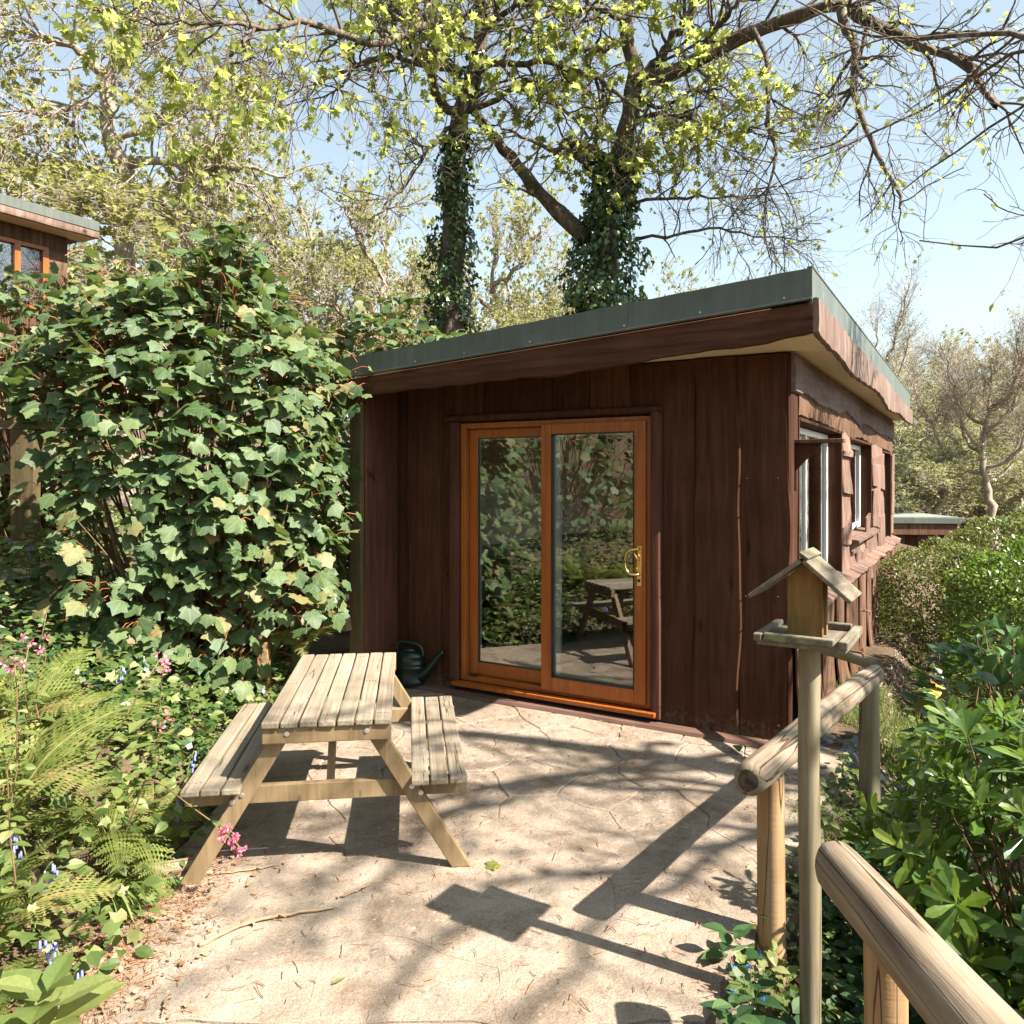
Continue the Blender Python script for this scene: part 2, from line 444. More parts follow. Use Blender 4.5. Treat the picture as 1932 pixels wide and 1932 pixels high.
M['hedge'] = leaf_mat('hedge_leaf', [(0, (.042, .068, .017)), (.55, (.085, .112, .026)), (.85, (.15, .16, .045)), (1, (.24, .20, .07))], .3, (.3, .34, .05), .45, .4)
M['undergrowth'] = leaf_mat('undergrowth_leaf', [(0, (.055, .095, .025)), (.5, (.11, .15, .042)), (.85, (.18, .205, .07)), (1, (.28, .265, .12))], .38, (.34, .42, .07), .5, .35)
M['alkanet'] = leaf_mat('dark_alkanet_leaf', [(0, (.018, .048, .018)), (.6, (.036, .080, .026)), (1, (.075, .125, .045))], .25, (.18, .3, .05), .55, .3)
M['fern'] = leaf_mat('fern_frond', [(0, (.10, .135, .03)), (.6, (.17, .195, .05)), (.9, (.24, .225, .085)), (1, (.30, .22, .10))], .4, (.4, .44, .09), .55, .25)
M['grass'] = leaf_mat('grass_blade', [(0, (.045, .085, .015)), (.6, (.10, .145, .03)), (1, (.22, .22, .08))], .35, (.3, .4, .06), .5, .3)
M['dead_leaf'] = leaf_mat('dead_leaf', [(0, (.13, .065, .032)), (.5, (.25, .135, .075)), (1, (.40, .27, .17))], .1, (.3, .2, .1), .8, .15)
M['yellow_leaf'] = leaf_mat('yellowing_leaf', [(0, (.45, .30, .05)), (1, (.55, .38, .10))], .3, (.6, .42, .08), .5, .3)
M['pink_petal'] = leaf_mat('pink_petal', [(0, (.55, .10, .20)), (1, (.72, .28, .36))], .3, (.8, .25, .35), .6, .2)
M['blue_petal'] = leaf_mat('bluebell_petal', [(0, (.14, .15, .48)), (1, (.26, .27, .66))], .3, (.3, .3, .8), .6, .2)
M['alkanet_petal'] = leaf_mat('bright_blue_petal', [(0, (.03, .13, .62)), (1, (.07, .22, .78))], .2, (.1, .2, .8), .6, .2)
# ------------------------------------------------------------------ foliage builders
def resample(pts, P):
    pts = np.asarray(pts, float)
    n = len(pts)
    t = np.concatenate([[0], np.cumsum(np.linalg.norm(np.diff(pts, axis=0), axis=1))])
    q = np.linspace(0, t[-1], P)
    # catmull-rom through the points
    out = np.zeros((P, pts.shape[1]))
    k = np.clip(np.searchsorted(t, q, side='right') - 1, 0, n - 2)
    for i in range(P):
        j = k[i]; u = (q[i] - t[j]) / max(t[j+1] - t[j], 1e-9)
        p0 = pts[max(j-1, 0)]; p1 = pts[j]; p2 = pts[j+1]; p3 = pts[min(j+2, n-1)]
        out[i] = .5 * ((2*p1) + (-p0+p2)*u + (2*p0-5*p1+4*p2-p3)*u*u + (-p0+3*p1-3*p2+p3)*u**3)
    return out

def batch_tubes(paths, radii, sides):
    paths = np.asarray(paths, float); N, P, _ = paths.shape
    t = nrm(np.gradient(paths, axis=1))
    md = nrm(t.mean(1)); ref = np.where(np.abs(md[:, 2:3]) < .8, V(0, 0, 1), V(1, 0, 0))
    n1 = nrm(ref[:, None] - (t * ref[:, None]).sum(-1, keepdims=True) * t)
    n2 = np.cross(t, n1)
    a = np.arange(sides) / sides * 2 * math.pi
    vs = paths[:, :, None] + np.asarray(radii)[:, :, None, None] * (np.cos(a)[None, None, :, None] * n1[:, :, None] + np.sin(a)[None, None, :, None] * n2[:, :, None])
    b = np.arange(N)[:, None, None] * P * sides; i = np.arange(P - 1)[None, :, None] * sides; j = np.arange(sides)[None, None, :]; k = (j + 1) % sides
    f = np.stack([b+i+j, b+i+k, b+i+sides+k, b+i+sides+j], -1).reshape(-1, 4)
    return vs.reshape(-1, 3), f

def join_np(chunks):
    """[(verts, [faces...])] -> verts, faces"""
    off = 0; vv = []; ff = []
    for v, fs in chunks:
        vv.append(v)
        for f in fs: ff.append(np.asarray(f) + off)
        off += len(v)
    return np.concatenate(vv), ff

def grow(PP, PR, n, tr, ang, length, P, r0, r1, wander=.18, bias=(0, 0, 0), rs=R, taper=.5, rfrac=.6):
    """n children spread over parent paths PP (N,P,3) weighted by length"""
    PP = np.asarray(PP, float); PR = np.asarray(PR, float)
    N, Q, _ = PP.shape
    ln = np.linalg.norm(np.diff(PP, axis=1), axis=2).sum(1)
    idx = rs.choice(N, n, p=ln / ln.sum())
    t = tr[0] + (tr[1] - tr[0]) * rs.rand(n)
    x = t * (Q - 1); k = np.clip(x.astype(int), 0, Q - 2); u = (x - k)[:, None]
    p = PP[idx, k] * (1-u) + PP[idx, k+1] * u
    rad = PR[idx, k] * (1-u[:, 0]) + PR[idx, k+1] * u[:, 0]
    tan = nrm(PP[idx, k+1] - PP[idx, k])
    per = nrm(np.cross(tan, nrm(rs.randn(n, 3))))
    a = np.radians(ang[0] + (ang[1] - ang[0]) * rs.rand(n))[:, None]
    d = nrm(tan * np.cos(a) + per * np.sin(a))
    L = (length[0] + (length[1] - length[0]) * rs.rand(n)) * (1 - taper * t)
    path = np.zeros((n, P, 3)); path[:, 0] = p
    b = np.asarray(bias, float)
    for i in range(1, P):
        d = nrm(d + wander * rs.randn(n, 3) + b)
        path[:, i] = path[:, i-1] + d * (L / (P - 1))[:, None]
    rr = np.minimum(rad * rfrac, r0)
    s = np.linspace(0, 1, P)[None]
    radii = rr[:, None] * (1 - s) + np.minimum(r1, rr)[:, None] * s
    return path, radii

def frames(tip, up):
    y = nrm(tip); x = nrm(np.cross(y, up)); z = np.cross(x, y)
    return np.stack([x, y, z], -1)          # columns

# leaf templates: base at the origin, tip towards +Y, face +Z, unit length
def tpl_fold(w=.5, fold=.12, droop=-.12, k=3):
    """simple pointed blade, folded on its midrib"""
    ys = np.linspace(0, 1, k + 2)
    prof = np.sin(np.pi * ys ** .8) * w / 2
    v = [(0, 0, 0)]; mid = []; 
    f3 = []; f4 = []
    vs = []
    for i, y in enumerate(ys):
        z = droop * y * y
        if i in (0, k + 1): vs.append([(0, y, z)])
        else: vs.append([(-prof[i], y, z + fold * prof[i] * 2), (0, y, z), (prof[i], y, z + fold * prof[i] * 2)])
    flat = []; ids = []
    for r in vs:
        ids.append(list(range(len(flat), len(flat) + len(r)))); flat += r
    for i in range(len(ids) - 1):
        a, b = ids[i], ids[i+1]
        if len(a) == 1: f3 += [(a[0], b[1], b[0]), (a[0], b[2], b[1])]
        elif len(b) == 1: f3 += [(a[0], a[1], b[0]), (a[1], a[2], b[0])]
        else: f4 += [(a[0], a[1], b[1], b[0]), (a[1], a[2], b[2], b[1])]
    return np.array(flat), f3, f4

def tpl_obl(w=.36, droop=-.18, fold=.08):
    """oblanceolate: widest near the tip"""
    ys = [0, .3, .6, .85, 1]; ww = [.03, .4, .85, .8, 0]
    flat = []; ids = []
    for y, q in zip(ys, ww):
        z = droop * y * y; r = q * w / 2
        ids.append(list(range(len(flat), len(flat) + (3 if y < 1 else 1))))
        flat += [(-r, y, z + fold * r * 2), (0, y, z), (r, y, z + fold * r * 2)] if y < 1 else [(0, y, z)]
    f4 = []; f3 = []
    for i in range(4):
        a, b = ids[i], ids[i+1]
        if len(b) == 3: f4 += [(a[0], a[1], b[1], b[0]), (a[1], a[2], b[2], b[1])]
        else: f3 += [(a[0], a[1], b[0]), (a[1], a[2], b[0])]
    return np.array(flat), f3, f4

def tpl_maple(curl=.25, fold=.15, seed=0):
    """five-lobed sycamore leaf with a toothed outline, a ring of points half way out"""
    half = [(0, .02), (.17, -.07), (.33, .02), (.40, .13), (.52, .20), (.47, .32), (.43, .36), (.55, .50), (.60, .64), (.47, .70), (.33, .68), (.28, .76), (.16, .90), (0, 1.02)]
    rs = np.random.RandomState(seed)
    def side(sg):
        o = []
        for (x0, y0), (x1, y1) in zip(half[:-1], half[1:]):
            nx, ny = y1 - y0, -(x1 - x0); l = math.hypot(nx, ny)
            o.append((x0, y0)); d = .022 * rs.uniform(.3, 1.3)
            o.append(((x0 * .45 + x1 * .55) + nx / l * d, (y0 * .45 + y1 * .55) + ny / l * d))
            o.append(((x0 * .3 + x1 * .7) - nx / l * .012, (y0 * .3 + y1 * .7) - ny / l * .012))
        return [(sg * x * (1 + .05 * rs.randn()), y + .012 * rs.randn()) for x, y in o]
    r_ = side(1); l_ = side(-1)[1:] + []
    out = r_ + [half[-1]] + l_[::-1]
    n = len(out); c = (0, .30)
    v = np.array([(c[0], c[1], 0)] + [(c[0] + (x - c[0]) * .55, c[1] + (y - c[1]) * .55, 0) for x, y in out[::3]] + [(x, y, 0) for x, y in out], float)
    m = len(out[::3])
    r = np.hypot(v[:, 0], v[:, 1] - c[1]); th = np.arctan2(v[:, 0], v[:, 1] - .05)
    v[:, 2] = -curl * r ** 2 + fold * np.abs(v[:, 0]) - .10 * np.maximum(0, v[:, 1] - .5) + .05 * r * np.cos(th / .36 * math.pi / 2 * 2)
    f3 = [(0, 1 + i, 1 + (i + 1) % m) for i in range(m)]
    for i in range(n):
        a = 1 + i // 3 % m; o0 = 1 + m + i; o1 = 1 + m + (i + 1) % n; b = 1 + (i // 3 + 1) % m
        f3.append((a, o0, o1))
        if i % 3 == 2 or i == n - 1: f3.append((a, o1, b))
    return v, f3, []

def tpl_maple_lite(curl, fold):
    o = [(0, .02), (.22, -.05), (.40, .13), (.53, .21), (.43, .36), (.58, .57), (.44, .69), (.29, .73), (0, 1.02)]
    o = o + [(-x, y) for x, y in o[1:-1]][::-1]
    v = np.array([(0, .32, 0)] + [(x, y, 0) for x, y in o], float)
    r = np.hypot(v[:, 0], v[:, 1] - .32); v[:, 2] = -curl * r ** 2 + fold * np.abs(v[:, 0]) - .1 * np.maximum(0, v[:, 1] - .5)
    n = len(o)
    return v, [(0, 1 + i, 1 + (i + 1) % n) for i in range(n)], []

def _small():
    v = np.array([(0, 0, 0), (.34, .12, .05), (.24, .36, .0), (.5, .64, .04), (.18, .66, -.02), (0, 1, -.14), (-.18, .66, -.02), (-.5, .64, .04), (-.24, .36, .0), (-.34, .12, .05)], float)
    return v, [(0, 1, 2), (2, 3, 4), (4, 5, 6), (6, 7, 8), (0, 8, 9), (0, 4, 6), (0, 2, 4), (0, 6, 8)], []

def tpl_diamond(w=.55):
    v = np.array([(0, 0, 0), (w / 2, .45, .06), (0, 1, -.08), (-w / 2, .45, .06)], float)
    return v, [(0, 1, 2), (0, 2, 3)], []

def tpl_ivy():
    v = np.array([(0, .05, 0), (.30, -.10, -.04), (.48, .18, -.05), (.26, .38, .0), (0, 1, -.16), (-.26, .38, .0), (-.48, .18, -.05), (-.30, -.10, -.04)], float)
    return v, [(0, 1, 2), (0, 2, 3), (0, 3, 4), (0, 4, 5), (0, 5, 6), (0, 6, 7)], []

T_SMALL = _small(); T_DIA = tpl_diamond(); T_IVY = tpl_ivy()
T_OVATE = tpl_fold(.62, .12, -.15, 3); T_BLADE = tpl_fold(.34, .1, -.1, 2); T_OBL = tpl_obl()
T_MAPLE = [tpl_maple(.18, .10, 1), tpl_maple(.38, .20, 2), tpl_maple(.30, -.02, 3), tpl_maple(.45, .06, 4)]
T_LITE = [tpl_maple_lite(.18, .10), tpl_maple_lite(.38, .20), tpl_maple_lite(.30, -.02), tpl_maple_lite(.45, .06)]

def leaf_arrays(tpl, pos, fr, size, rnd):
    tv, f3, f4 = tpl
    N = len(pos); k = len(tv)
    vs = np.einsum('nij,kj->nki', fr, tv) * np.asarray(size)[:, None, None] + pos[:, None]
    off = (np.arange(N) * k)[:, None, None]
    fs = []
    if len(f3): fs.append((np.array(f3)[None] + off).reshape(-1, 3))
    if len(f4): fs.append((np.array(f4)[None] + off).reshape(-1, 4))
    return vs.reshape(-1, 3), fs, np.repeat(rnd, k), np.tile(tv * V(1, 1, 0), (N, 1))

def leaf_mesh(name, tpls, pos, fr, size, rnd, mat):
    tpls = tpls if isinstance(tpls, list) else [tpls]
    ch = []; rr = []; bl = []
    w = R.randint(0, len(tpls), len(pos))
    for i, t in enumerate(tpls):
        s = w == i
        if not s.any(): continue
        v, fs, r, b = leaf_arrays(t, pos[s], fr[s], size[s], rnd[s]); ch.append((v, fs)); rr.append(r); bl.append(b)
    v, fs = join_np(ch)
    big = len(tpls[0][0]) > 16
    me = np_mesh(name, v, fs, np.concatenate(rr), big, np.concatenate(bl) if big else None)
    me.materials.append(mat)
    return me

_single = {}
def foliage(parent, tpls, pos, tip, up, size, rnd, mat, singles=0, name='leaf', cover='foliage', score=None, rest_tpls=None):
    """the leaves that show largest become parts of their own, the rest one joined part"""
    pos = np.asarray(pos, float); fr = frames(tip, up)
    tpls = tpls if isinstance(tpls, list) else [tpls]
    pick = np.zeros(len(pos), bool)
    if singles:
        wp = pos + np.array(parent.location) if parent is not None else pos
        d = np.linalg.norm(wp - V(0, 0, EYE), axis=1)
        s = (size / d) * (1 if score is None else score)
        inside = (wp[:, 1] > .5) & (np.abs(wp[:, 0] / np.maximum(wp[:, 1], .1)) < .66)
        s = np.where(inside, s, 0)
        pick[np.argsort(-s)[:singles]] = True
    for i in np.nonzero(pick)[0]:
        key = (mat.name, id(tpls[i % len(tpls)]), int(min(5, rnd[i] * 6)))
        if key not in _single:
            tv, f3, f4 = tpls[i % len(tpls)]
            me = np_mesh(name, tv, [np.array(f) for f in (f3, f4) if len(f)], np.full(len(tv), (key[2] + .5) / 6), len(tv) > 16, tv * V(1, 1, 0)); me.materials.append(mat)
            _single[key] = me
        o = bpy.data.objects.new(name, _single[key]); COL.objects.link(o); o.parent = parent
        m = Matrix.Identity(4)
        for a in range(3):
            for b in range(3): m[a][b] = fr[i][a][b] * size[i]
            m[a][3] = pos[i][a]
        o.matrix_local = m
    rest = ~pick
    if rest.any():
        o = obj(cover, leaf_mesh(cover, rest_tpls or tpls, pos[rest], fr[rest], size[rest], rnd[rest], mat), None, parent)
        o['kind'] = 'stuff'
    return parent

def unit_sphere(n, rs=R):
    return nrm(rs.randn(n, 3))

def copy_tree(o, parent=None):
    c = o.copy(); COL.objects.link(c)
    if parent is not None: c.parent = parent
    for ch in list(o.children): copy_tree(ch, c)
    return c

# ------------------------------------------------------------------ ground shape
def gz(x, y):
    x = np.asarray(x, float); y = np.asarray(y, float)
    xl = -1.40 - .12 * np.clip(y - 3.4, 0, 3)
    dl = np.clip(xl - x, 0, None)
    left = .36 * smooth(dl / .9) + .55 * smooth((dl - .7) / 1.5) + .07 * np.clip(dl - 2.5, 0, 30)
    xr = .66 + .584 * (np.clip(y, 2.5, None) - 2.5)
    dr = np.clip(x - xr, 0, None)
    right = -.25 * smooth(dr / .3) - .05 * np.clip(dr - 2, 0, 40) - .05 * np.clip(y - 8, 0, 30) * smooth(dr / 2)
    back = .02 * np.clip(y - 14, 0, 40) * smooth(1 - dr / 3)
    wob = .03 * np.sin(x * 2.1 + y * 1.3) * smooth(np.maximum(dl, dr) / .6) + .02 * np.sin(x * 5.3 - y * 4.1) * smooth(np.maximum(dl, dr) / .6)
    far = 9 * smooth((np.hypot(x, y) - 55) / 90)
    return -.06 + left + right + back + wob + far
# ------------------------------------------------------------------ setting: ground, patio
def ground_material():
    m, nt, N, L, P = new_mat('garden_soil')
    v = coords(N, L, jitter=False)
    n1 = noise(N, L, v, 1.6, 6, .65); n2 = noise(N, L, v, 28, 5, .7)
    r = ramp(N, [(.3, (.035, .024, .015)), (.45, (.075, .052, .033)), (.6, (.125, .09, .06)), (.72, (.055, .06, .024))])
    L.new(mth(N, L, 'ADD', mth(N, L, 'MULTIPLY', n1.outputs[0], .6), mth(N, L, 'MULTIPLY', n2.outputs[0], .4)), r.inputs[0])
    L.new(r.outputs[0], P.inputs['Base Color']); L.new(bump(N, L, n2.outputs[0], .8, .03), P.inputs['Normal'])
    P.inputs['Roughness'].default_value = .95; P.inputs['Specular IOR Level'].default_value = .1
    return m
M['soil'] = ground_material()

def patio_material():
    m, nt, N, L, P = new_mat('worn_patio_concrete')
    v = coords(N, L, jitter=False)
    n1 = noise(N, L, v, .9, 5, .6, .4); n2 = noise(N, L, v, 7, 6, .65); n3 = noise(N, L, v, 120, 3, .6); n5 = noise(N, L, v, 34, 4, .7)
    r = ramp(N, [(.32, (.160, .120, .089)), (.5, (.245, .195, .151)), (.66, (.306, .255, .206))])
    L.new(mth(N, L, 'ADD', mth(N, L, 'MULTIPLY', n1.outputs[0], .55), mth(N, L, 'MULTIPLY', n2.outputs[0], .45)), r.inputs[0])
    rs_ = ramp(N, [(.38, (.66, .63, .6)), (.5, (1, 1, 1)), (.66, (1.14, 1.13, 1.12))]); L.new(n3.outputs[0], rs_.inputs[0])
    c = mixc(N, L, .75, r.outputs[0], rs_.outputs[0], 'MULTIPLY')
    # dark worn stains
    n4 = noise(N, L, v, 3.1, 6, .72, .3); r4 = ramp(N, [(.50, (1, 1, 1)), (.66, (.58, .53, .48))]); L.new(n4.outputs[0], r4.inputs[0])
    c = mixc(N, L, .8, c, r4.outputs[0], 'MULTIPLY')
    # pale lichen spots
    vo = N.new('ShaderNodeTexVoronoi'); vo.inputs['Scale'].default_value = 17; L.new(v, vo.inputs['Vector'])
    dist = mth(N, L, 'ADD', vo.outputs['Distance'], mth(N, L, 'MULTIPLY', mth(N, L, 'SUBTRACT', n5.outputs[0], .5), .5))
    rl = ramp(N, [(.10, (1, 1, 1)), (.16, (0, 0, 0))]); L.new(dist, rl.inputs[0])
    nm = noise(N, L, v, 1.3, 2, .5); rm = ramp(N, [(.46, (0, 0, 0)), (.6, (.7, .7, .7))]); L.new(nm.outputs[0], rm.inputs[0])
    c = mixc(N, L, mth(N, L, 'MULTIPLY', rl.outputs[0], rm.outputs[0]), c, (.42, .39, .35))
    L.new(c, P.inputs['Base Color'])
    nb = bump(N, L, n3.outputs[0], .55, .004); nb = bump(N, L, n5.outputs[0], .5, .008, nb); nb = bump(N, L, n2.outputs[0], .55, .03, nb)
    L.new(nb, P.inputs['Normal'])
    P.inputs['Roughness'].default_value = .92; P.inputs['Specular IOR Level'].default_value = .15
    return m
M['patio'] = patio_material()
M['edge_stone'] = plain('mossy_edging_stone', (.15, .125, .095), .95, 0, .1, .45, 14, .8)
M['mortar'] = plain('dark_sandy_joint', (.165, .13, .10), .95, 0, .1, .35, 40, .5)

def build_ground():
    f = np.concatenate([-np.geomspace(900, 8.5, 26), np.arange(-8, 9.01, .16), np.geomspace(9.5, 900, 26)])
    g = np.concatenate([-np.geomspace(900, 3.5, 18), np.arange(-3, 14.01, .16), np.geomspace(14.5, 900, 28)])
    X, Y = np.meshgrid(f, g)
    Z = gz(X, Y)
    v = np.stack([X, Y, Z], -1).reshape(-1, 3)
    nx, ny = len(f), len(g)
    i = (np.arange(ny - 1)[:, None] * nx + np.arange(nx - 1)[None]).ravel()
    o = obj('ground', np_mesh('ground', v, [np.stack([i, i+1, i+nx+1, i+nx], -1)], None, True), M['soil'])
    o['kind'] = 'structure'
build_ground()

def clip_poly(poly, p, n):
    out = []
    for i in range(len(poly)):
        a = poly[i]; b = poly[(i+1) % len(poly)]
        da = (a[0]-p[0])*n[0] + (a[1]-p[1])*n[1]; db = (b[0]-p[0])*n[0] + (b[1]-p[1])*n[1]
        if da <= 0: out.append(a)
        if da * db < 0:
            t = da / (da - db); out.append((a[0] + (b[0]-a[0])*t, a[1] + (b[1]-a[1])*t))
    return out

def build_patio():
    rs = np.random.RandomState(21)
    base = bpy.data.objects.new('patio', None); COL.objects.link(base); base['kind'] = 'structure'
    # bedding sheet under the flags
    mb = MB()
    poly = [(.60, .3), (.64, 2.5), (2.09, 4.93), (1.86, 5.12), (-1.5, 7.08), (-1.78, 6.6), (-1.6, 4.5), (-1.5, 3.3), (-1.46, .3)]
    mb.prism(poly, 2, -.12, -.0075)
    o = mb.build('bedding', M['mortar'], base)
    for zone, seeds_n, gap in (([( .62, 2.5), (2.13, 4.97), (1.89, 5.16), (-1.5, 7.14), (-1.84, 6.6), (-1.6, 4.5), (-1.5, 2.5)], 64, .011), ([(.58, .3), (.62, 2.487), (-1.5, 2.487), (-1.48, .3)], 12, .01)):
        pts = []
        tries = 0
        xs = [p[0] for p in zone]; ys = [p[1] for p in zone]
        while len(pts) < seeds_n and tries < 9000:
            tries += 1
            p = (rs.uniform(min(xs), max(xs)), rs.uniform(min(ys), max(ys)))
            q = [p]
            ok = True
            for i in range(len(zone)):
                a = zone[i]; b = zone[(i+1) % len(zone)]
                if (b[0]-a[0])*(p[1]-a[1]) - (b[1]-a[1])*(p[0]-a[0]) < 0: ok = False
            if not ok: continue
            dmin = .30 if p[1] > 4 else .36
            if all((p[0]-k[0])**2 + (p[1]-k[1])**2 > dmin**2 for k in pts): pts.append(p)
        for i, p in enumerate(pts):
            cell = list(zone)
            for j, q in enumerate(pts):
                if i == j: continue
                dx, dy = q[0]-p[0], q[1]-p[1]; d = math.hypot(dx, dy)
                if d > 2.2: continue
                yy = (p[1] + q[1]) / 2; g = gap * (.26 if yy > 4.2 else .12 if yy > 3.7 else .03)
                mid = ((p[0]+q[0])/2 - dx/d*g, (p[1]+q[1])/2 - dy/d*g)
                cell = clip_poly(cell, mid, (dx/d, dy/d))
                if len(cell) < 3: break
            if len(cell) < 3: continue
            # wobble the edges so that the flags look broken rather than ruled
            out = []
            for a, b in zip(cell, cell[1:] + cell[:1]):
                L_ = math.hypot(b[0]-a[0], b[1]-a[1]); n = max(1, int(L_ / .09))
                for t in range(n):
                    x = a[0] + (b[0]-a[0])*t/n; y = a[1] + (b[1]-a[1])*t/n
                    wx = .016*math.sin(x*13 + y*7) + .008*math.sin(y*31 + x*5); wy = .016*math.sin(y*12 - x*8 + 1) + .008*math.sin(x*29)
                    out.append((x + wx, y + wy))
            c = (sum(a[0] for a in out)/len(out), sum(a[1] for a in out)/len(out))
            top = rs.uniform(-.0035, .0025) * (1 if p[1] > 4 else .3)
            mb = MB()
            n = len(out)
            ins = []
            for a in out:
                d = math.hypot(a[0]-c[0], a[1]-c[1]); k = max(0, 1 - (.008 if y > 4.2 else .004 if y > 3.7 else .0015)/d); ins.append((c[0]+(a[0]-c[0])*k, c[1]+(a[1]-c[1])*k))
            vs = [(x, y, -.09) for x, y in out] + [(x, y, top-(.006 if y > 4.2 else .003 if y > 3.7 else .0008)) for x, y in out] + [(x, y, top + .001*math.sin(x*9+y*5)) for x, y in ins]
            mb.add(vs, [(k, (k+1) % n, n+(k+1) % n, n+k) for k in range(n)] + [(n+k, n+(k+1) % n, 2*n+(k+1) % n, 2*n+k) for k in range(n)] + [tuple(2*n+k for k in range(n))])
            mb.build('flagstone', M['patio'], base)
    # rough edging stones along the drop on the right
    for k, (x, y, r) in enumerate([(.72, 2.62, .13), (.82, 2.83, .10), (.93, 3.02, .11), (1.09, 3.27, .13), (1.29, 3.58, .11), (1.50, 3.93, .10), (1.66, 4.2, .09), (1.80, 4.42, .08), (.66, 2.36, .14)]):
        n = 9; vs = []
        for zz, q in ((-.22, 1.0), (-.06, 1.05), (-.03, .98), (-.014, .80)):
            for j in range(n):
                a = j/n*2*math.pi; rr = r*.82*q*(.85 + .3*math.sin(a*2+k) * .5 + rs.uniform(-.07, .07))
                vs.append((x + rr*math.cos(a)*1.1, y + rr*math.sin(a)*.9, zz + rs.uniform(-.006, .006)))
        mb = MB(); mb.add(vs, [(i*n+j, i*n+(j+1) % n, (i+1)*n+(j+1) % n, (i+1)*n+j) for i in range(3) for j in range(n)] + [tuple(3*n+j for j in range(n))])
        o = mb.build('edging_stone', M['edge_stone'], base, smooth_shade=False)
build_patio()
# ------------------------------------------------------------------ the cabin
CAB_LOC = (1.80, 5.10, 0)
CAB_ROT = math.atan2(-.51, .86)

def wave(amp, seed, f=(2.1, 5.3, 11.0)):
    rs = np.random.RandomState(seed); ph = rs.rand(3) * 6.28; a = np.array([.6, .3, .14]) * amp * (.7 + .6 * rs.rand(3))
    fr = np.array(f) * (.8 + .4 * rs.rand(3))
    return lambda l: float((a * np.sin(fr * l + ph)).sum())

def wboard(name, mat, parent, O, A, B, Nn, w0, w1, L0, L1, th, amp=(.012, .012), seed=1, rows=18, ends=(0, 0), bow=None, prof0=None, prof1=None, endslope=(0, 0), cham=.012, bulge=.004, freq=(2.1, 5.3, 11.0)):
    """one waney-edged board: A across, B along, Nn outwards"""
    O, A, B, Nn = [np.asarray(q, float) for q in (O, A, B, Nn)]
    e0 = prof0 or wave(amp[0], seed * 7 + 1, freq); e1 = prof1 or wave(amp[1], seed * 7 + 2, freq)
    n0 = wave(1, seed * 7 + 3); n1 = wave(1, seed * 7 + 4)
    vs = []
    for i in range(rows + 1):
        t = i / rows; l = L0 + (L1 - L0) * t
        a = w0 + e0(l); b = w1 + e1(l)
        if b - a < .03: b = a + .03
        c = min(cham, (b - a) * .3)
        bo = bow(l) if bow else 0.0
        for w, n in ((a + .003, 0), (a, th * .5), (a + c, th), ((a * 2 + b) / 3, th + bulge), ((a + 2 * b) / 3, th + bulge * .6), (b - c, th), (b, th * .5), (b - .003, 0)):
            ll = l
            if i == 0: ll += ends[0] * n0(w * 9) + endslope[0] * w
            if i == rows: ll += ends[1] * n1(w * 9) + endslope[1] * w
            vs.append(O + A * w + B * ll + Nn * (n + bo))
    k = 8
    fs = [(i*k+j, i*k+(j+1) % k, (i+1)*k+(j+1) % k, (i+1)*k+j) for i in range(rows) for j in range(k)]
    fs += [tuple(range(k))[::-1], tuple(rows*k + j for j in range(k))]
    if np.dot(np.cross(A, B), Nn) > 0: fs = [f for f in fs]
    else: fs = [f[::-1] for f in fs]
    mb = MB(); mb.add(vs, [f[::-1] for f in fs])
    return mb.build(name, mat, parent)

def interp(pts):
    xs = [p[0] for p in pts]; ys = [p[1] for p in pts]
    return lambda l: float(np.interp(l, xs, ys))

def rough(f, seed, amp=.006):
    w = wave(amp, seed, (17, 31, 53))
    return lambda l: f(l) + w(l)

def zsof(x): return 2.574

def frame_boxes(mb, x0, x1, z0, z1, y0, y1, w, wt=None, wb=None):
    wt = wt or w; wb = wb or w
    mb.box((x0, y0, z0), (x0 + w, y1, z1)); mb.box((x1 - w, y0, z0), (x1, y1, z1))
    mb.box((x0 + w, y0, z0), (x1 - w, y1, z0 + wb)); mb.box((x0 + w, y0, z1 - wt), (x1 - w, y1, z1))

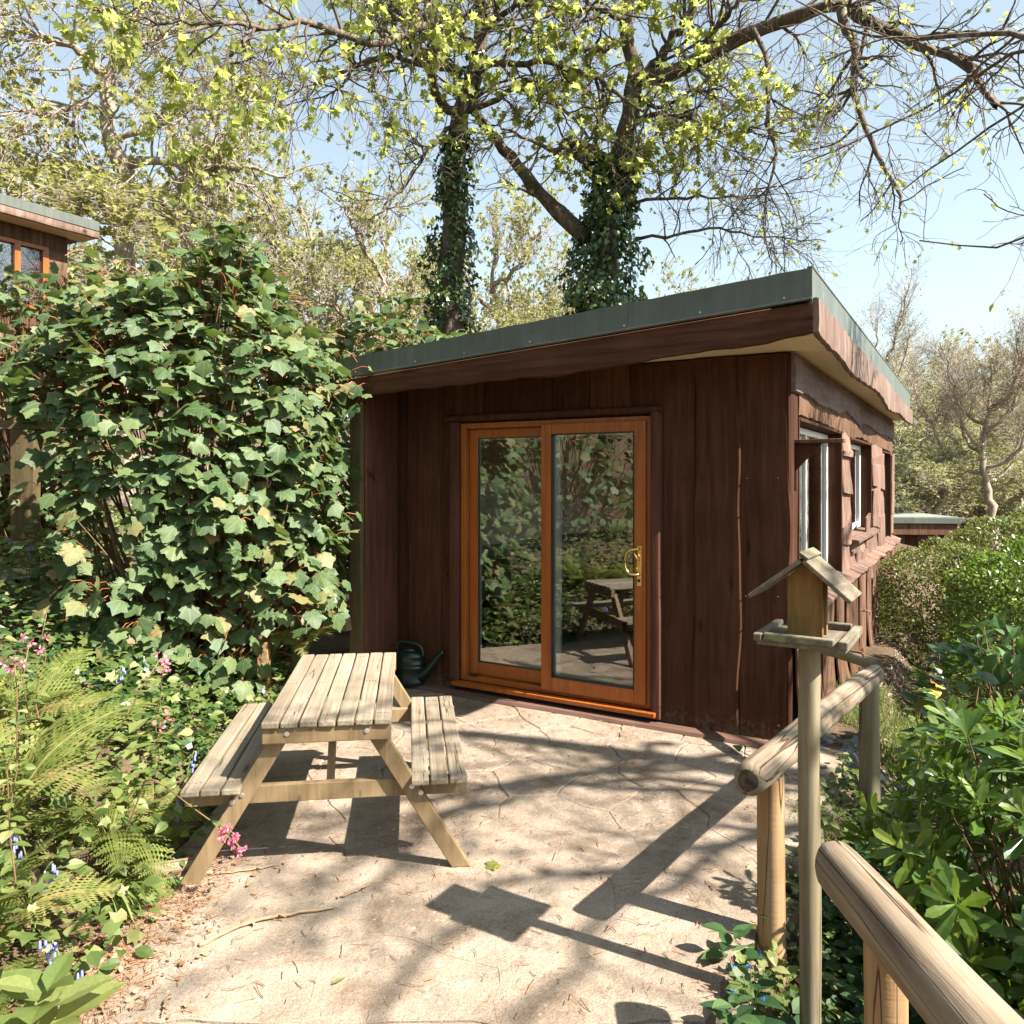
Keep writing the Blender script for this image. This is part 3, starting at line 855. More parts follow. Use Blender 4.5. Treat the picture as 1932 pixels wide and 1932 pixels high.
def build_cabin():
    c = thing('cabin', 'brown waney board cabin with a golden oak sliding glass door and flat sloping roof', 'cabin', CAB_LOC, CAB_ROT)
    X, Y, Z = V(1, 0, 0), V(0, 1, 0), V(0, 0, 1)
    # ---- wall cores
    mb = MB()
    mb.box((-3.24, .002, -.3), (-2.56, .15, 2.56)); mb.box((-.927, .002, -.3), (-.15, .15, 2.56)); mb.box((-2.56, .002, 2.192), (-.927, .15, 2.56)); mb.box((-2.56, .002, -.3), (-.927, .15, .085))
    mb.build('front_wall', M['dark_wall'], c)
    mb = MB()
    op = [(.22, 2.15, .88, 2.16), (2.74, 4.47, 1.17, 2.14), (5.8, 6.85, .90, 2.10)]
    ys = [.002] + [v for o in op for v in o[:2]] + [7.2]
    for a, b in ((ys[0], ys[1]), (ys[2], ys[3]), (ys[4], ys[5]), (ys[6], ys[7])): mb.box((-.15, a, -.6), (0, b, 2.55))
    for a, b, z0, z1 in op: mb.box((-.15, a, -.6), (0, b, z0)); mb.box((-.15, a, z1), (0, b, 2.55))
    mb.build('side_wall', M['dark_wall'], c)
    MB().box((-3.34, .0, -.3), (-3.242, 7.2, 2.56)).build('far_side_wall', M['dark_wall'], c)
    MB().box((-3.24, 7.1, -.6), (-.152, 7.2, 2.56)).build('back_wall', M['dark_wall'], c)
    # ---- interior
    MB().box((-3.24, .152, .0), (-.152, 4.3, .085)).build('floor', M['carpet'], c)
    MB().box((-3.24, .152, 2.30), (-.152, 4.3, 2.34)).build('ceiling', M['cream_wall'], c)
    w = MB(); w.box((-3.238, 4.3, .085), (-.152, 4.36, 2.3)); w.box((-3.24, .152, .085), (-3.225, 4.3, 2.3)); w.build('inner_wall', M['cream_wall'], c)
    w = MB(); w.box((-3.224, 4.26, .085), (-.95, 4.298, 1.06)); w.box((-3.222, .152, .085), (-3.195, 4.26, 1.06))
    for k in range(14): w.box((-3.2 + k*.16, 4.252, .2), (-3.06 + k*.16, 4.26, 1.0))
    for k in range(24): w.box((-3.195, .2 + k*.165, .2), (-3.187, .35 + k*.165, 1.0))
    w.build('wainscot', M['teal'], c)
    d = MB(); d.box((-.93, 4.25, .085), (-.16, 4.3, 2.1)); d.build('inner_door', M['board_front'], c, .004)
    w = MB(); w.box((-3.195, 4.19, 1.06), (-.95, 4.258, 1.10)); w.box((-2.0, 4.15, .085), (-1.85, 4.257, 2.29)); w.build('inner_trim', M['board_front'], c)
    # ---- front boards
    sd = 3
    for x0, x1, off in ((-.895, -.598, 0), (-.612, -.300, .022), (-.318, .018, .004), (-3.24, -3.075, 0), (-3.10, -2.755, .022), (-2.785, -2.60, 0)):
        sd += 1
        wboard('wall_board', M['board_front'], c, (0, -off, 0), X, Z, -Y, x0, x1, .02, zsof((x0+x1)/2) - .012, .028, (.022, .022) if x0 > -1 else (.014, .014), sd, 30, (0, 0), None, None, None, (0, 0))
    x = -2.64
    k = 0
    while x < -.87:
        wd = .24 + .09 * random.random(); x1 = min(x + wd, -.86); sd += 1; k += 1
        wboard('wall_board', M['board_front'], c, (0, -.022 * (k % 2), 0), X, Z, -Y, x, x1 + .012, 2.262, zsof((x+x1)/2) - .012, .026, (.006, .006), sd, 5, (0, 0), None, None, None, (0, 0))
        x = x1
    nb = MB(); rs0 = np.random.RandomState(6)
    for x in (-.84, -.66, -.56, -.36, -.26, -.05, -3.18, -3.04, -2.84, -2.70):
        for z in (.12, .95, 1.75, 2.44):
            c_ = (x + rs0.uniform(-.01, .01), -.052, z + rs0.uniform(-.02, .02)); vs = [(c_[0] + .0045*math.cos(t*1.047), y_, c_[2] + .0045*math.sin(t*1.047)) for y_ in (-.03, c_[1] - .002) for t in range(6)]
            nb.add(vs, [(t, (t+1) % 6, 6+(t+1) % 6, 6+t) for t in range(6)] + [tuple(range(6, 12))])
    o = nb.build('nail_heads', M['trim'], c); o['kind'] = 'stuff'
    # waney corner edge of the front, seen from the side
    wboard('corner_board', M['board_front'], c, (.002, 0, 0), Y, Z, X, -.03, .20, -.35, 2.55, .028, (.006, .02), 77, 24)
    # ---- projecting fin at the left end
    MB().box((-3.34, -.44, -.1), (-3.245, -.001, 2.56)).build('fin_wall', M['dark_wall'], c)
    MB().box((-3.352, -.487, -.1), (-3.232, -.442, 2.556)).build('fin_post', M['post_green'], c, .004)
    wboard('fin_board', M['trim'], c, (-3.243, 0, 0), Y, Z, X, -.437, -.315, .0, 2.56, .022, (.004, .008), 51, 20)
    wboard('fin_board', M['trim'], c, (-3.243, 0, 0), Y, Z, X, -.312, -.005, .0, 2.56, .018, (.006, .004), 52, 20)
    # ---- edging plank on the ground, threshold board
    o = wboard('base_plank', M['sleeper'], c, (0, 0, -.02), -Y, X, Z, .02, .17, -3.23, .05, .045, (.006, .012), 31, 30)
    MB().box((-2.6, -.05, .026), (-.90, .0, .086)).build('threshold', M['dark_wall'], c, .004)
    # ---- sliding door
    dr = MB(); frame_boxes(dr, -2.56, -.927, .098, 2.19, -.035, .06, .052, .045, .045)
    door = dr.build('sliding_door', M['door_wood'], c, .004)
    MB().box((-2.60, -.115, .064), (-.872, -.037, .096)).build('door_sill', M['door_wood'], door, .004)
    t = MB(); frame_boxes(t, -2.506, -1.72, .145, 2.143, .012, .05, .085, .075, .105); t.build('sash', M['door_wood'], door, .006)
    t = MB(); frame_boxes(t, -1.80, -.955, .128, 2.158, -.062, .008, .088, .08, .105); t.build('sash', M['door_wood'], door, .006)
    MB().box((-2.42, .024, .252), (-1.805, .03, 2.067)).build('glass_pane', M['glass'], door)
    MB().box((-1.711, -.03, .235), (-1.044, -.024, 2.077)).build('glass_pane', M['glass'], door)
    t = MB(); frame_boxes(t, -2.42, -1.806, .252, 2.067, .032, .046, .014); frame_boxes(t, -1.711, -1.044, .235, 2.077, -.022, -.008, .016); t.build('spacer_bar', M['seal'], door)
    t = MB(); frame_boxes(t, -2.421, -1.805, .250, 2.069, .0125, .0235, .006); frame_boxes(t, -1.712, -1.043, .233, 2.079, -.0645, -.031, .006); t.build('glazing_seal', M['black'], door)
    MB().box((-1.70, -.02, .24), (-1.655, .008, 2.072)).build('inner_stile', M['white'], door)
    # brass pull handle
    h = MB(); zc = 1.115; hx = -1.0
    h.box((hx - .019, -.072, zc - .14), (hx + .019, -.0625, zc + .15))
    plate = h.build('handle_plate', M['brass'], door, .008, False, 3)
    h = MB(); an = np.linspace(0, math.pi, 15)
    pts = [(hx + .004, -.07, zc + .125), (hx + .002, -.10, zc + .128)] + [(hx - .012 - .075 * math.sin(a) ** .6 * 1.0, -.12, zc + .035 + .088 * math.cos(a)) for a in an[1:-1]] + [(hx + .002, -.10, zc - .055), (hx + .004, -.07, zc - .052)]
    h.tube(resample(pts, 40), np.full(40, .0085), 10).build('pull_handle', M['brass'], door, 0, True)
    h = MB(); h.tube([(hx, -.07, zc + .05), (hx, -.095, zc + .05), (hx - .02, -.098, zc + .085), (hx - .03, -.098, zc + .11)], np.array([.009, .009, .007, .006]), 8).build('latch_lever', M['brass'], door, 0, True)
    h = MB(); h.lathe([(.006, 0), (.012, .001), (.012, .004)], (0, 0, 0), 12); o = h.build('keyhole', M['black'], door); o.location = (hx, -.0725, zc - .10); o.rotation_euler = (math.pi/2, 0, 0)
    MB().box((-2.47, -.05, .144), (-2.40, -.02, .158)).build('door_stop', M['black'], door, .003)
    # architraves
    wboard('architrave', M['trim'], c, (0, -.025, 0), X, Z, -Y, -2.655, -2.565, .10, 2.20, .052, (.005, .002), 41, 16)
    wboard('architrave', M['trim'], c, (0, -.025, 0), X, Z, -Y, -.922, -.838, .05, 2.215, .052, (.002, .005), 42, 16)
    wboard('architrave', M['board_front'], c, (0, -.025, 0), Z, X, -Y, 2.203, 2.258, -2.68, -.83, .062, (.003, .005), 43, 16)
    # ---- round ceiling lamp under the front eave
    lm = MB(); lm.lathe([(.11, 0), (.108, -.03), (.085, -.052), (.05, -.06)], (-1.47, -.30, 2.572), 24); lm.build('eave_lamp', M['lamp'], c, 0, True)
    # ---- soffit boards
    for k in range(3):
        a = -3.24 + k*1.085; b = min(a + 1.082, 0)
        MB().prism([(a, zsof(a)), (b, zsof(b)), (b, zsof(b) + .015), (a, zsof(a) + .015)], 1, -.515, .001).build('soffit_board', M['soffit'], c)
    ysof = [-.515, .55, 1.75, 2.95, 4.15, 5.35, 6.5, 7.33]
    for a, b in zip(ysof, ysof[1:]):
        MB().prism([(.002, zsof(0)), (.25, zsof(.25)), (.25, zsof(.25) + .015), (.002, zsof(0) + .015)], 1, a, b - .004).build('soffit_board', M['soffit'], c)
    # ---- roof
    r = MB(); r.prism([(-3.40, 2.60), (.228, 2.82), (.228, 2.93), (-3.40, 2.69)], 1, -.52, 7.33)
    roof = r.build('roof', M['roof_felt'], c)
    def zt(x): return 2.955 + .0689 * (x - .2535)
    def zb(x): return 2.784 + .0615 * (x - .2535)
    for k, (a, b) in enumerate(((-3.42, -2.14), (-2.20, -.88), (-.94, .2535))):
        o_ = .0025 * (k % 2)
        r = MB(); n = 14; vs = []
        for q in range(n + 1):
            x = a + (b - a) * q / n; d = .0016 * math.sin(q * 2.3 + k) + .001 * math.sin(q * 5.1)
            for yy, zz in ((-.556 - o_, zb(x)), (-.585 - o_ + d, zb(x) + .001), (-.583 - o_ - d, (zt(x) + zb(x)) / 2), (-.585 - o_ + d, zt(x) + .0015 * math.sin(q * 1.7)), (-.556 - o_, zt(x))): vs.append((x, yy, zz))
        r.add(vs, [(i*5+j, (i+1)*5+j, (i+1)*5+(j+1) % 5, i*5+(j+1) % 5) for i in range(n) for j in range(5)] + [tuple(range(5)), tuple(n*5+j for j in range(5))[::-1]])
        r.build('front_roof_trim', M['metal_trim'], roof)
    r = MB()
    for x in (-3.2, -2.6, -2.15, -1.6, -.9, -.4, .1):
        for zz in (zb(x) + .022,):
            vs = [(x + .006*math.cos(t*1.047), y_, zz + .006*math.sin(t*1.047)) for y_ in (-.585, -.5905) for t in range(6)]
            r.add(vs, [(t, (t+1) % 6, 6+(t+1) % 6, 6+t) for t in range(6)] + [tuple(range(6, 12))])
    o = r.build('trim_screws', M['bolt'], roof); o['kind'] = 'stuff'
    r = MB(); r.prism([(-3.42, 2.546), (.2535, 2.772), (.2535, 2.7835), (-3.42, 2.5575)], 1, -.592, -.5568); r.build('drip_edge', M['metal_trim'], roof, .002)
    r = MB(); r.box((.230, -.5555, 2.66), (.2535, 7.35, 2.955)); r.build('side_roof_trim', M['metal_trim'], roof, .004)
    r = MB(); r.box((.222, -.57, 2.9555), (.258, 7.355, 2.968)); r.build('side_roof_cap', M['metal_trim'], roof, .003)
    fb = [(-3.403, 2.379), (-2.775, 2.418), (-2.178, 2.435), (-1.665, 2.449), (-1.339, 2.439), (-1.219, 2.469), (-1.056, 2.473), (-.92, 2.484), (-.491, 2.523), (-.005, 2.541), (.12, 2.570), (.253, 2.584)]
    f0 = rough(interp(fb), 5, .004)
    wboard('fascia_board', M['fascia_front'], c, (0, -.522, 0), Z, X, -Y, 0, 0, -3.405, .2535, .033, (0, 0), 61, 70, (0, 0), None, f0, lambda l: 2.768 + .0615 * (l - .253), (0, 0), .008)
    fb = [(-.55, 2.582), (-.279, 2.556), (.31, 2.554), (.926, 2.505), (1.823, 2.523), (2.6, 2.545), (3.1, 2.53), (3.731, 2.461), (4.3, 2.47), (5.171, 2.518), (6.2, 2.49), (7.4, 2.511)]
    ft = [(-.55, 2.79), (-.12, 2.775), (.04, 2.785), (.5, 2.771), (1.16, 2.756), (1.4, 2.775), (1.823, 2.763), (2.6, 2.74), (3.0, 2.766), (3.85, 2.751), (4.3, 2.72), (4.88, 2.734), (6, 2.70), (7.4, 2.725)]
    wboard('fascia_board', M['fascia_side'], c, (.2545, 0, 0), Z, Y, X, 0, 0, -.553, 7.36, .03, (0, 0), 62, 110, (0, 0), None, rough(interp(fb), 8, .009), rough(interp(ft), 9, .006), (0, 0), .008)
    # ---- right wall: eave boards
    ub = [(-.2, 2.295), (.444, 2.322), (.963, 2.288), (1.5, 2.30), (1.925, 2.29), (2.308, 2.345), (2.9, 2.31), (3.366, 2.268), (3.6, 2.31), (4.103, 2.315), (5.2, 2.282), (6.2, 2.30), (7.3, 2.282)]
    for a, b, s in ((-.02, 2.02, 71), (2.025, 3.62, 72), (3.625, 7.2, 73)):
        wboard('eave_board', M['board_upper'], c, (.026, 0, 0), Z, Y, X, 0, 0, a, b, .03, (0, 0), s, 40, (0, 0), None, rough(interp(ub), s, .008), lambda l: 2.562, (0, 0), .01)
    lb = [(-.2, 2.165), (1.0, 2.17), (2.1, 2.15), (2.75, 2.12), (3.6, 2.16), (4.5, 2.13), (5.8, 2.12), (7.3, 2.10)]
    for a, b, s in ((.205, 2.70, 74), (2.705, 5.0, 75), (5.005, 7.2, 76)):
        wboard('eave_board', M['board_side'], c, (.003, 0, 0), Z, Y, X, 0, 0, a, b, .03, (0, 0), s, 36, (0, 0), lambda l: .002, rough(interp(lb), s, .008), lambda l: 2.42, (0, 0), .01)
    # ---- windows in deep brown casings
    for (a, b, z0, z1), mull in zip(op, (1.12, 3.6, None)):
        ww = MB(); frame_boxes2 = []
        def fr(x0, x1, y0, y1, q0, q1, w):
            ww.box((x0, y0, q0), (x1, y0 + w, q1)); ww.box((x0, y1 - w, q0), (x1, y1, q1)); ww.box((x0, y0 + w, q0), (x1, y1 - w, q0 + w)); ww.box((x0, y0 + w, q1 - w), (x1, y1 - w, q1))
        fr(-.125, -.07, a + .032, b - .032, z0 + .02, z1 - .032, .05)
        if mull: ww.box((-.124, mull - .022, z0 + .07), (-.075, mull + .022, z1 - .082))
        win = ww.build('window', M['white'], c, .004)
        MB().box((-.10, a + .08, z0 + .07), (-.095, b - .08, z1 - .08)).build('pane', M['window_glass'], win)
        cs = MB(); cs.box((-.149, a + .001, z0), (.035, a + .025, z1)); cs.box((-.149, b - .03, z0), (.045, b - .001, z1)); cs.box((-.149, a + .025, z1 - .025), (.04, b - .03, z1 - .001))
        cs.build('casing', M['board_front'], win, .003)
        sl = MB(); sl.prism([(-.15, z0 - .001), (.12, z0 - .045), (.12, z0 - .015), (-.15, z0 + .019)], 1, a - .04 if a > 1 else a + .03, b + .04)
        sl.build('sill', M['shingle'], win, .003)
        cu = MB(); y = a + .3
        n = 26; vs = []
        y0, y1 = (a + (b - a) * .75, b - .08)
        for i in range(n + 1):
            yy = y0 + (y1 - y0) * i / n; xx = -.19 + .022 * math.sin(i * 1.9)
            vs += [(xx, yy, z0 + .02), (xx, yy, z1 - .04)]
        cu.add(vs, [(2*i, 2*i+2, 2*i+3, 2*i+1) for i in range(n)]); cu.build('curtain', M['curtain'], win, 0, True)
    # ---- shingles between the windows
    rs = np.random.RandomState(3)
    def course(y0, y1, z0, z1, n, s):
        ed = [y0 + (y1 - y0) * k / n + (rs.uniform(-.06, .06) if 0 < k < n else 0) for k in range(n + 1)]
        for a, b in zip(ed, ed[1:]):
            s += 1
            tilt = rs.uniform(.02, .045)
            wv = wave(.02, s * 3 + 1, (5, 11, 23))
            wboard('shingle', M['shingle'], c, (.004, 0, 0), Y, Z, X, a + .004, b - .004, z0 + rs.uniform(-.03, .02), z1 + .05, .02, (.012, .012), s, 8, (.022, 0), (lambda l, z0=z0, z1=z1, t=tilt: .004 + t * (1 - (l - z0) / (z1 - z0 + .05)) ** 1.6), None, None, (rs.uniform(-.1, .1), 0), .008, .006, (5, 13, 27))
        return s
    s = 200
    for z0, z1 in ((.86, 1.11), (1.11, 1.38), (1.38, 1.66), (1.66, 1.92), (1.92, 2.16)): s = course(2.17, 2.73, z0, z1, 1, s)
    for z0, z1 in ((.88, 1.05), (1.05, 1.24), (1.24, 1.45), (1.45, 1.64), (1.64, 1.86), (1.86, 2.13)): s = course(4.49, 5.79, z0, z1, 2 if z0 < 1.6 else 1, s)
    for z0, z1 in ((.88, 1.0), (1.0, 1.12)): s = course(2.74, 4.47, z0, z1, 5, s)
    for z0, z1 in ((.9, 1.2), (1.2, 1.5), (1.5, 1.8), (1.8, 2.1)): s = course(6.86, 7.2, z0, z1, 1, s)
    # ---- sloping ledge of slabs
    y = .16
    while y < 7.15:
        wd = rs.uniform(.26, .62); b = min(y + wd, 7.25); s += 1
        O = V(.0, 0, .905 + rs.uniform(-.006, .006)); B = nrm(V(.155, 0, -.062)); N_ = nrm(V(.062, 0, .155))
        wboard('ledge_slab', M['shingle'], c, O, Y, B, N_, y + .003, b - .003, .0, .168 + rs.uniform(-.012, .012), .022, (.004, .004), s, 5, (0, .012), None, None, None, (0, 0), .006, .003)
        y = b
    # ---- vertical waney boards below the ledge
    y = .02; k = 0
    bots = interp([(0, .02), (.4, .06), (1.5, -.02), (2.65, -.10), (3.5, -.10), (5.1, -.19), (6, -.22), (7.3, -.27)])
    while y < 7.15:
        wd = rs.uniform(.15, .36); b = min(y + wd, 7.22); s += 1; k += 1
        z0 = bots((y + b) / 2) + rs.uniform(-.07, .05); kick = rs.uniform(.0, .075)
        lean = rs.uniform(-.02, .02)
        wboard('lower_board', M['board_side'], c, (.004 + (.034 if k % 2 else 0), 0, 0), Y, Z, X, y - (.03 if k % 2 else 0), b + (.03 if k % 2 else 0), z0, .86, .026, (.038, .038), s, 20, (.035, 0), (lambda l, kick=kick, z0=z0: .012 + kick * max(0, 1 - (l - z0) / .5) ** 2), None, None, (0, 0), .014, .006, (3.5, 8, 17))
        y = b
    # a garden tap on the lower boards, bracket near the corner
    tp = MB(); tp.tube([(.09, 3.05, .44), (.15, 3.05, .44), (.175, 3.05, .43), (.18, 3.05, .40)], np.array([.009, .009, .009, .008]), 8); tp.box((.125, 3.03, .452), (.133, 3.07, .458)); tp.build('garden_tap', M['rail_brown'], c, 0)
    br = MB(); br.box((.03, .055, 1.975), (.335, .145, 2.0)); bk = br.build('shelf_bracket', M['board_side'], c, .003)
    br = MB(); br.prism([(.032, 1.79), (.032, 1.973), (.20, 1.973)], 1, .085, .112); br.build('gusset', M['board_front'], bk, .002)
    return c
CABIN = build_cabin()

def cw(x, y, z):
    """cabin-local to world"""
    a = CAB_ROT
    return (CAB_LOC[0] + x*math.cos(a) - y*math.sin(a), CAB_LOC[1] + x*math.sin(a) + y*math.cos(a), z)

def build_room_things():
    # two dark sofas and small things behind the glass
    def sofa(loc, rz, label, w):
        t = thing('sofa', label, 'sofa', loc, rz)
        m = MB(); m.box((-w/2, -.42, .06), (w/2, .42, .42)); m.build('base', M['sofa'], t, .04)
        m = MB(); m.box((-w/2, .22, .42), (w/2, .44, .86)); m.build('backrest', M['sofa'], t, .06)
        for s in (-1, 1):
            m = MB(); m.box((s*w/2 - .10, -.42, .05), (s*w/2 + .10, .40, .62)); m.build('armrest', M['sofa'], t, .06)
        n = max(1, int(w / .65)); q = (w - .24) / n
        for k in range(n):
            m = MB(); m.box((-w/2 + .12 + k*q, -.43, .42), (-w/2 + .11 + (k+1)*q, .22, .55)); m.build('seat_cushion', M['sofa'], t, .05)
        return t
    sofa(cw(-2.72, 1.6, .085), CAB_ROT + math.pi/2, 'charcoal armchair behind the left glass pane of the sliding door', .82)
    sofa(cw(-2.05, 2.75, .085), CAB_ROT + .12, 'charcoal sofa on the beige carpet behind the right glass pane', 1.45)
    p = thing('picture_frame', 'small dark framed picture on the cream wall inside the left pane', 'picture', cw(-2.35, 4.28, 1.72), CAB_ROT)
    m = MB(); frame_boxes(m, -.13, .13, -.20, .20, -.02, .012, .03); m.build('frame', M['black'], p)
    m = MB(); m.box((-.10, -.004, -.17), (.10, .008, .17)); m.build('print', M['cream_wall'], p)
    p = thing('cushion', 'teal cushion leaning on the charcoal sofa inside the cabin', 'cushion', cw(-1.85, 2.72, .64), CAB_ROT + .3)
    m = MB(); m.box((-.2, -.06, 0), (.2, .06, .36)); o = m.build('pad', M['teal'], p, .05); o.rotation_euler = (-.25, 0, 0)
build_room_things()
# ------------------------------------------------------------------ picnic table
def build_table():
    t = thing('picnic_table', 'pale weathered wooden picnic table with two attached benches on the patio', 'picnic table', (-.885, 4.01, 0), math.radians(7.5))
    L2 = .65
    rs = np.random.RandomState(9)
    def plank(x, w, z0, th, l2, name):
        mb = MB(); n = 9; vs = []
        for i in range(n):
            y = -l2 + 2*l2*i/(n-1)
            e = [rs.uniform(-.0012, .0012) for _ in range(2)]
            dz = .0015*math.sin(y*4 + x*30)
            for q, z in ((-w/2+e[0], z0), (w/2+e[1], z0), (w/2+e[1], z0+th+dz), (-w/2+e[0], z0+th+dz)): vs.append((x+q, y + rs.uniform(-.002, .002)*(i in (0, n-1)), z))
        fs = [(i*4+j, i*4+(j+1) % 4, (i+1)*4+(j+1) % 4, (i+1)*4+j) for i in range(n-1) for j in range(4)] + [(0, 1, 2, 3)[::-1], tuple((n-1)*4+j for j in range(4))]
        mb.add(vs, [f[::-1] for f in fs])
        o = mb.build(name, M['table'], t, .006)
        # two rows of nail heads near each end
        nb = MB()
        for yy in (-l2+.09, .0, l2-.09):
            for xx in (-.022, -.008, .008, .022):
                nb.lathe([(.0028, -.003), (.0028, .0009)], (x+xx*w/.072, yy + rs.uniform(-.004, .004), z0+th), 6)
        nb.build('nail_heads', M['rust'], o)
    for k in range(7): plank(-.2385 + k*.0795, .0725, .672, .028, L2, 'tabletop_plank')
    for s in (-1, 1):
        for k in range(3): plank(s*.485 - .084 + k*.084, .076, .397, .028, L2, 'bench_plank')
    for s in (-1, 1):
        yb = s*(L2 - .035)
        mb = MB(); mb.box((-.275, yb-.019, .602), (.275, yb+.019, .6715)); mb.build('top_bearer', M['table_leg'], t, .004)
        yl = s*(L2 - .077)
        for q in (-1, 1):
            mb = MB(); w = .042
            mb.prism([(q*.585-w, 0), (q*.585+w, 0), (q*.175+w, .668), (q*.175-w, .668)], 1, yl-.019, yl+.019); mb.build('leg', M['table_leg'], t, .004)
        yc = s*(L2 - .117)
        mb = MB(); mb.box((-.615, yc-.018, .318), (.615, yc+.018, .396)); mb.build('bench_bearer', M['table_leg'], t, .004)
        # slanting stay from bearer to the middle batten
        mb = MB(); M_ = Matrix.Translation((0, s*(L2-.16), .36)) @ Matrix.Rotation(s*.55, 4, 'X'); mb.box((-.016, -.03, 0), (.016, .03, .36), M_); mb.build('stay', M['table_leg'], t, .003)
        def bolt(x, y, z):
            b = MB()
            for r, d in ((.0115, .0025), (.0075, .007)):
                n = 12; vs = []
                for yy in (y, y + s*d):
                    for j in range(n): a = j/n*6.2832; vs.append((x + r*math.cos(a), yy, z + r*math.sin(a)))
                b.add(vs, [(j, (j+1) % n, n+(j+1) % n, n+j) for j in range(n)] + [tuple(range(n)), tuple(range(n, 2*n))])
            b.build('bolt', M['bolt'], t)
        for q in (-1, 1):
            bolt(q*.17, yb + s*.019, .645); bolt(q*.365, yl + s*.019, .375); bolt(q*.405, yl + s*.019, .345); bolt(q*.505, yc + s*.018, .375)
    mb = MB(); mb.box((-.27, -.04, .637), (.27, .04, .6715)); mb.build('middle_batten', M['table_leg'], t, .003)
    return t
M['rust'] = plain('rusty_nail', (.12, .055, .03), .8, .2, .3, .3, 50)
build_table()

# ------------------------------------------------------------------ watering can
def build_can():
    t = thing('watering_can', 'dark green plastic watering can standing by the cabin wall left of the door', 'watering can', (-.845, 6.50, .028), CAB_ROT + .18)
    m = MB(); m.lathe([(.100, 0), (.108, .008), (.108, .035), (.104, .045), (.104, .135), (.108, .142), (.108, .152), (.104, .158), (.104, .168), (.108, .174), (.108, .184), (.104, .19), (.103, .225), (.107, .232), (.107, .245), (.10, .256), (.085, .272), (.06, .281)], sides=36, sx=1.1, sy=.82)
    m.build('body', M['can'], t, 0, True)
    m = MB(); m.lathe([(.055, .27), (.058, .296), (.052, .296), (.048, .275)], (-.02, 0, 0), 20, 1.15, .8); m.build('filler_rim', M['can'], t, 0, True)
    h = resample([(-.11, 0, .19), (-.128, 0, .26), (-.122, 0, .325), (-.085, 0, .352), (0, 0, .348), (.075, 0, .33), (.108, 0, .295), (.112, 0, .235)], 28)
    m = MB(); m.tube(h, np.full(28, .0135), 12); m.build('handle', M['can'], t, 0, True)
    p = resample([(.09, 0, .07), (.15, 0, .12), (.215, 0, .20), (.275, 0, .272), (.305, 0, .292)], 16)
    m = MB(); m.tube(p, np.linspace(.052, .016, 16) * np.where(np.arange(16) > 13, 1.15, 1), 14); m.build('spout', M['can'], t, 0, True)
build_can()

# ------------------------------------------------------------------ logs and rails
def log_mesh(length, r0, r1, seed, sides=18, rings=26, rnd_end=True, flat=1.0):
    rs = np.random.RandomState(seed)
    w1, w2, w3 = wave(1, seed, (1.6, 4, 9)), wave(1, seed + 1, (1.6, 4, 9)), wave(1, seed + 2, (2, 6, 13))
    lump = rs.uniform(0, 6.28, 4)
    vs = []
    xs = np.linspace(0, length, rings)
    prof = [(xs[0], .62), (xs[0] + r0*.12, .86), (xs[0] + r0*.35, .97)] if rnd_end else [(0, .94), (.006, 1)]
    prof += [(x, 1.0) for x in xs[1:-1]]
    prof += [(length - r1*.08, .97), (length, .9)]
    for x, q in prof:
        t = x / length; r = (r0 + (r1 - r0) * t) * q * (1 + .03 * w3(x))
        for j in range(sides):
            a = j / sides * 6.2832
            rr = r * (1 + .055 * math.sin(2*a + lump[0] + 2*x) + .04 * math.sin(3*a + lump[1] - 1.3*x) + .012 * math.sin(7*a + lump[2] + 3*x))
            vs.append((x, rr*math.cos(a) + .006*w1(x), rr*math.sin(a)*flat + .006*w2(x)))
    n = len(prof)
    fs = [(i*sides+j, (i+1)*sides+j, (i+1)*sides+(j+1) % sides, i*sides+(j+1) % sides) for i in range(n-1) for j in range(sides)]
    fs += [tuple(range(sides)), tuple((n-1)*sides+j for j in range(sides))[::-1]]
    m = MB(); m.add(vs, [f[::-1] for f in fs]); return m

def place_log(name, a, b, r0, r1, mat, parent, seed, rnd_end=True, sides=18):
    a = Vector(a); b = Vector(b); d = b - a
    o = log_mesh(d.length, r0, r1, seed, sides, rnd_end=rnd_end).build(name, mat, parent, 0, True)
    o.data.materials.append(M['log_end'])
    for pl in o.data.polygons:
        if len(pl.vertices) > 6: pl.material_index = 1
    m = o.modifiers.new('edge', 'EDGE_SPLIT'); m.split_angle = math.radians(42)
    o.location = a - parent.location; o.rotation_mode = 'QUATERNION'; o.rotation_quaternion = d.to_track_quat('X', 'Z')
    return o

fence = thing('log_fence', 'low rustic log fence with round rails along the patio edge beside the bird table', 'fence', (.98, 2.95, -.25))
place_log('rail', (.845, 2.80, .662), (2.03, 4.37, .655), .062, .055, M['log_grey'], fence, 3)
place_log('rail', (2.055, 4.38, .70), (1.865, 5.04, .700), .036, .04, M['log_pale'], fence, 5, False)
place_log('post', (.99, 2.965, -.30), (.99, 2.965, .625), .054, .052, M['log_tan'], fence, 7, False)
place_log('post', (1.985, 4.32, -.40), (1.985, 4.32, .615), .055, .052, M['log_pale'], fence, 8, False)

fence2 = thing('log_handrail', 'thick cracked log handrail in the near right corner of the photo', 'handrail', (.945, 1.95, -.25))
place_log('rail', (.945, 2.29, .625), (.965, .55, .635),   .071, .076, M['log_grey'], fence2, 13, True, 26)
place_log('post', (.955, 1.99, -.32), (.955, 1.99, .585), .05, .05, M['log_tan'], fence2, 14, False)

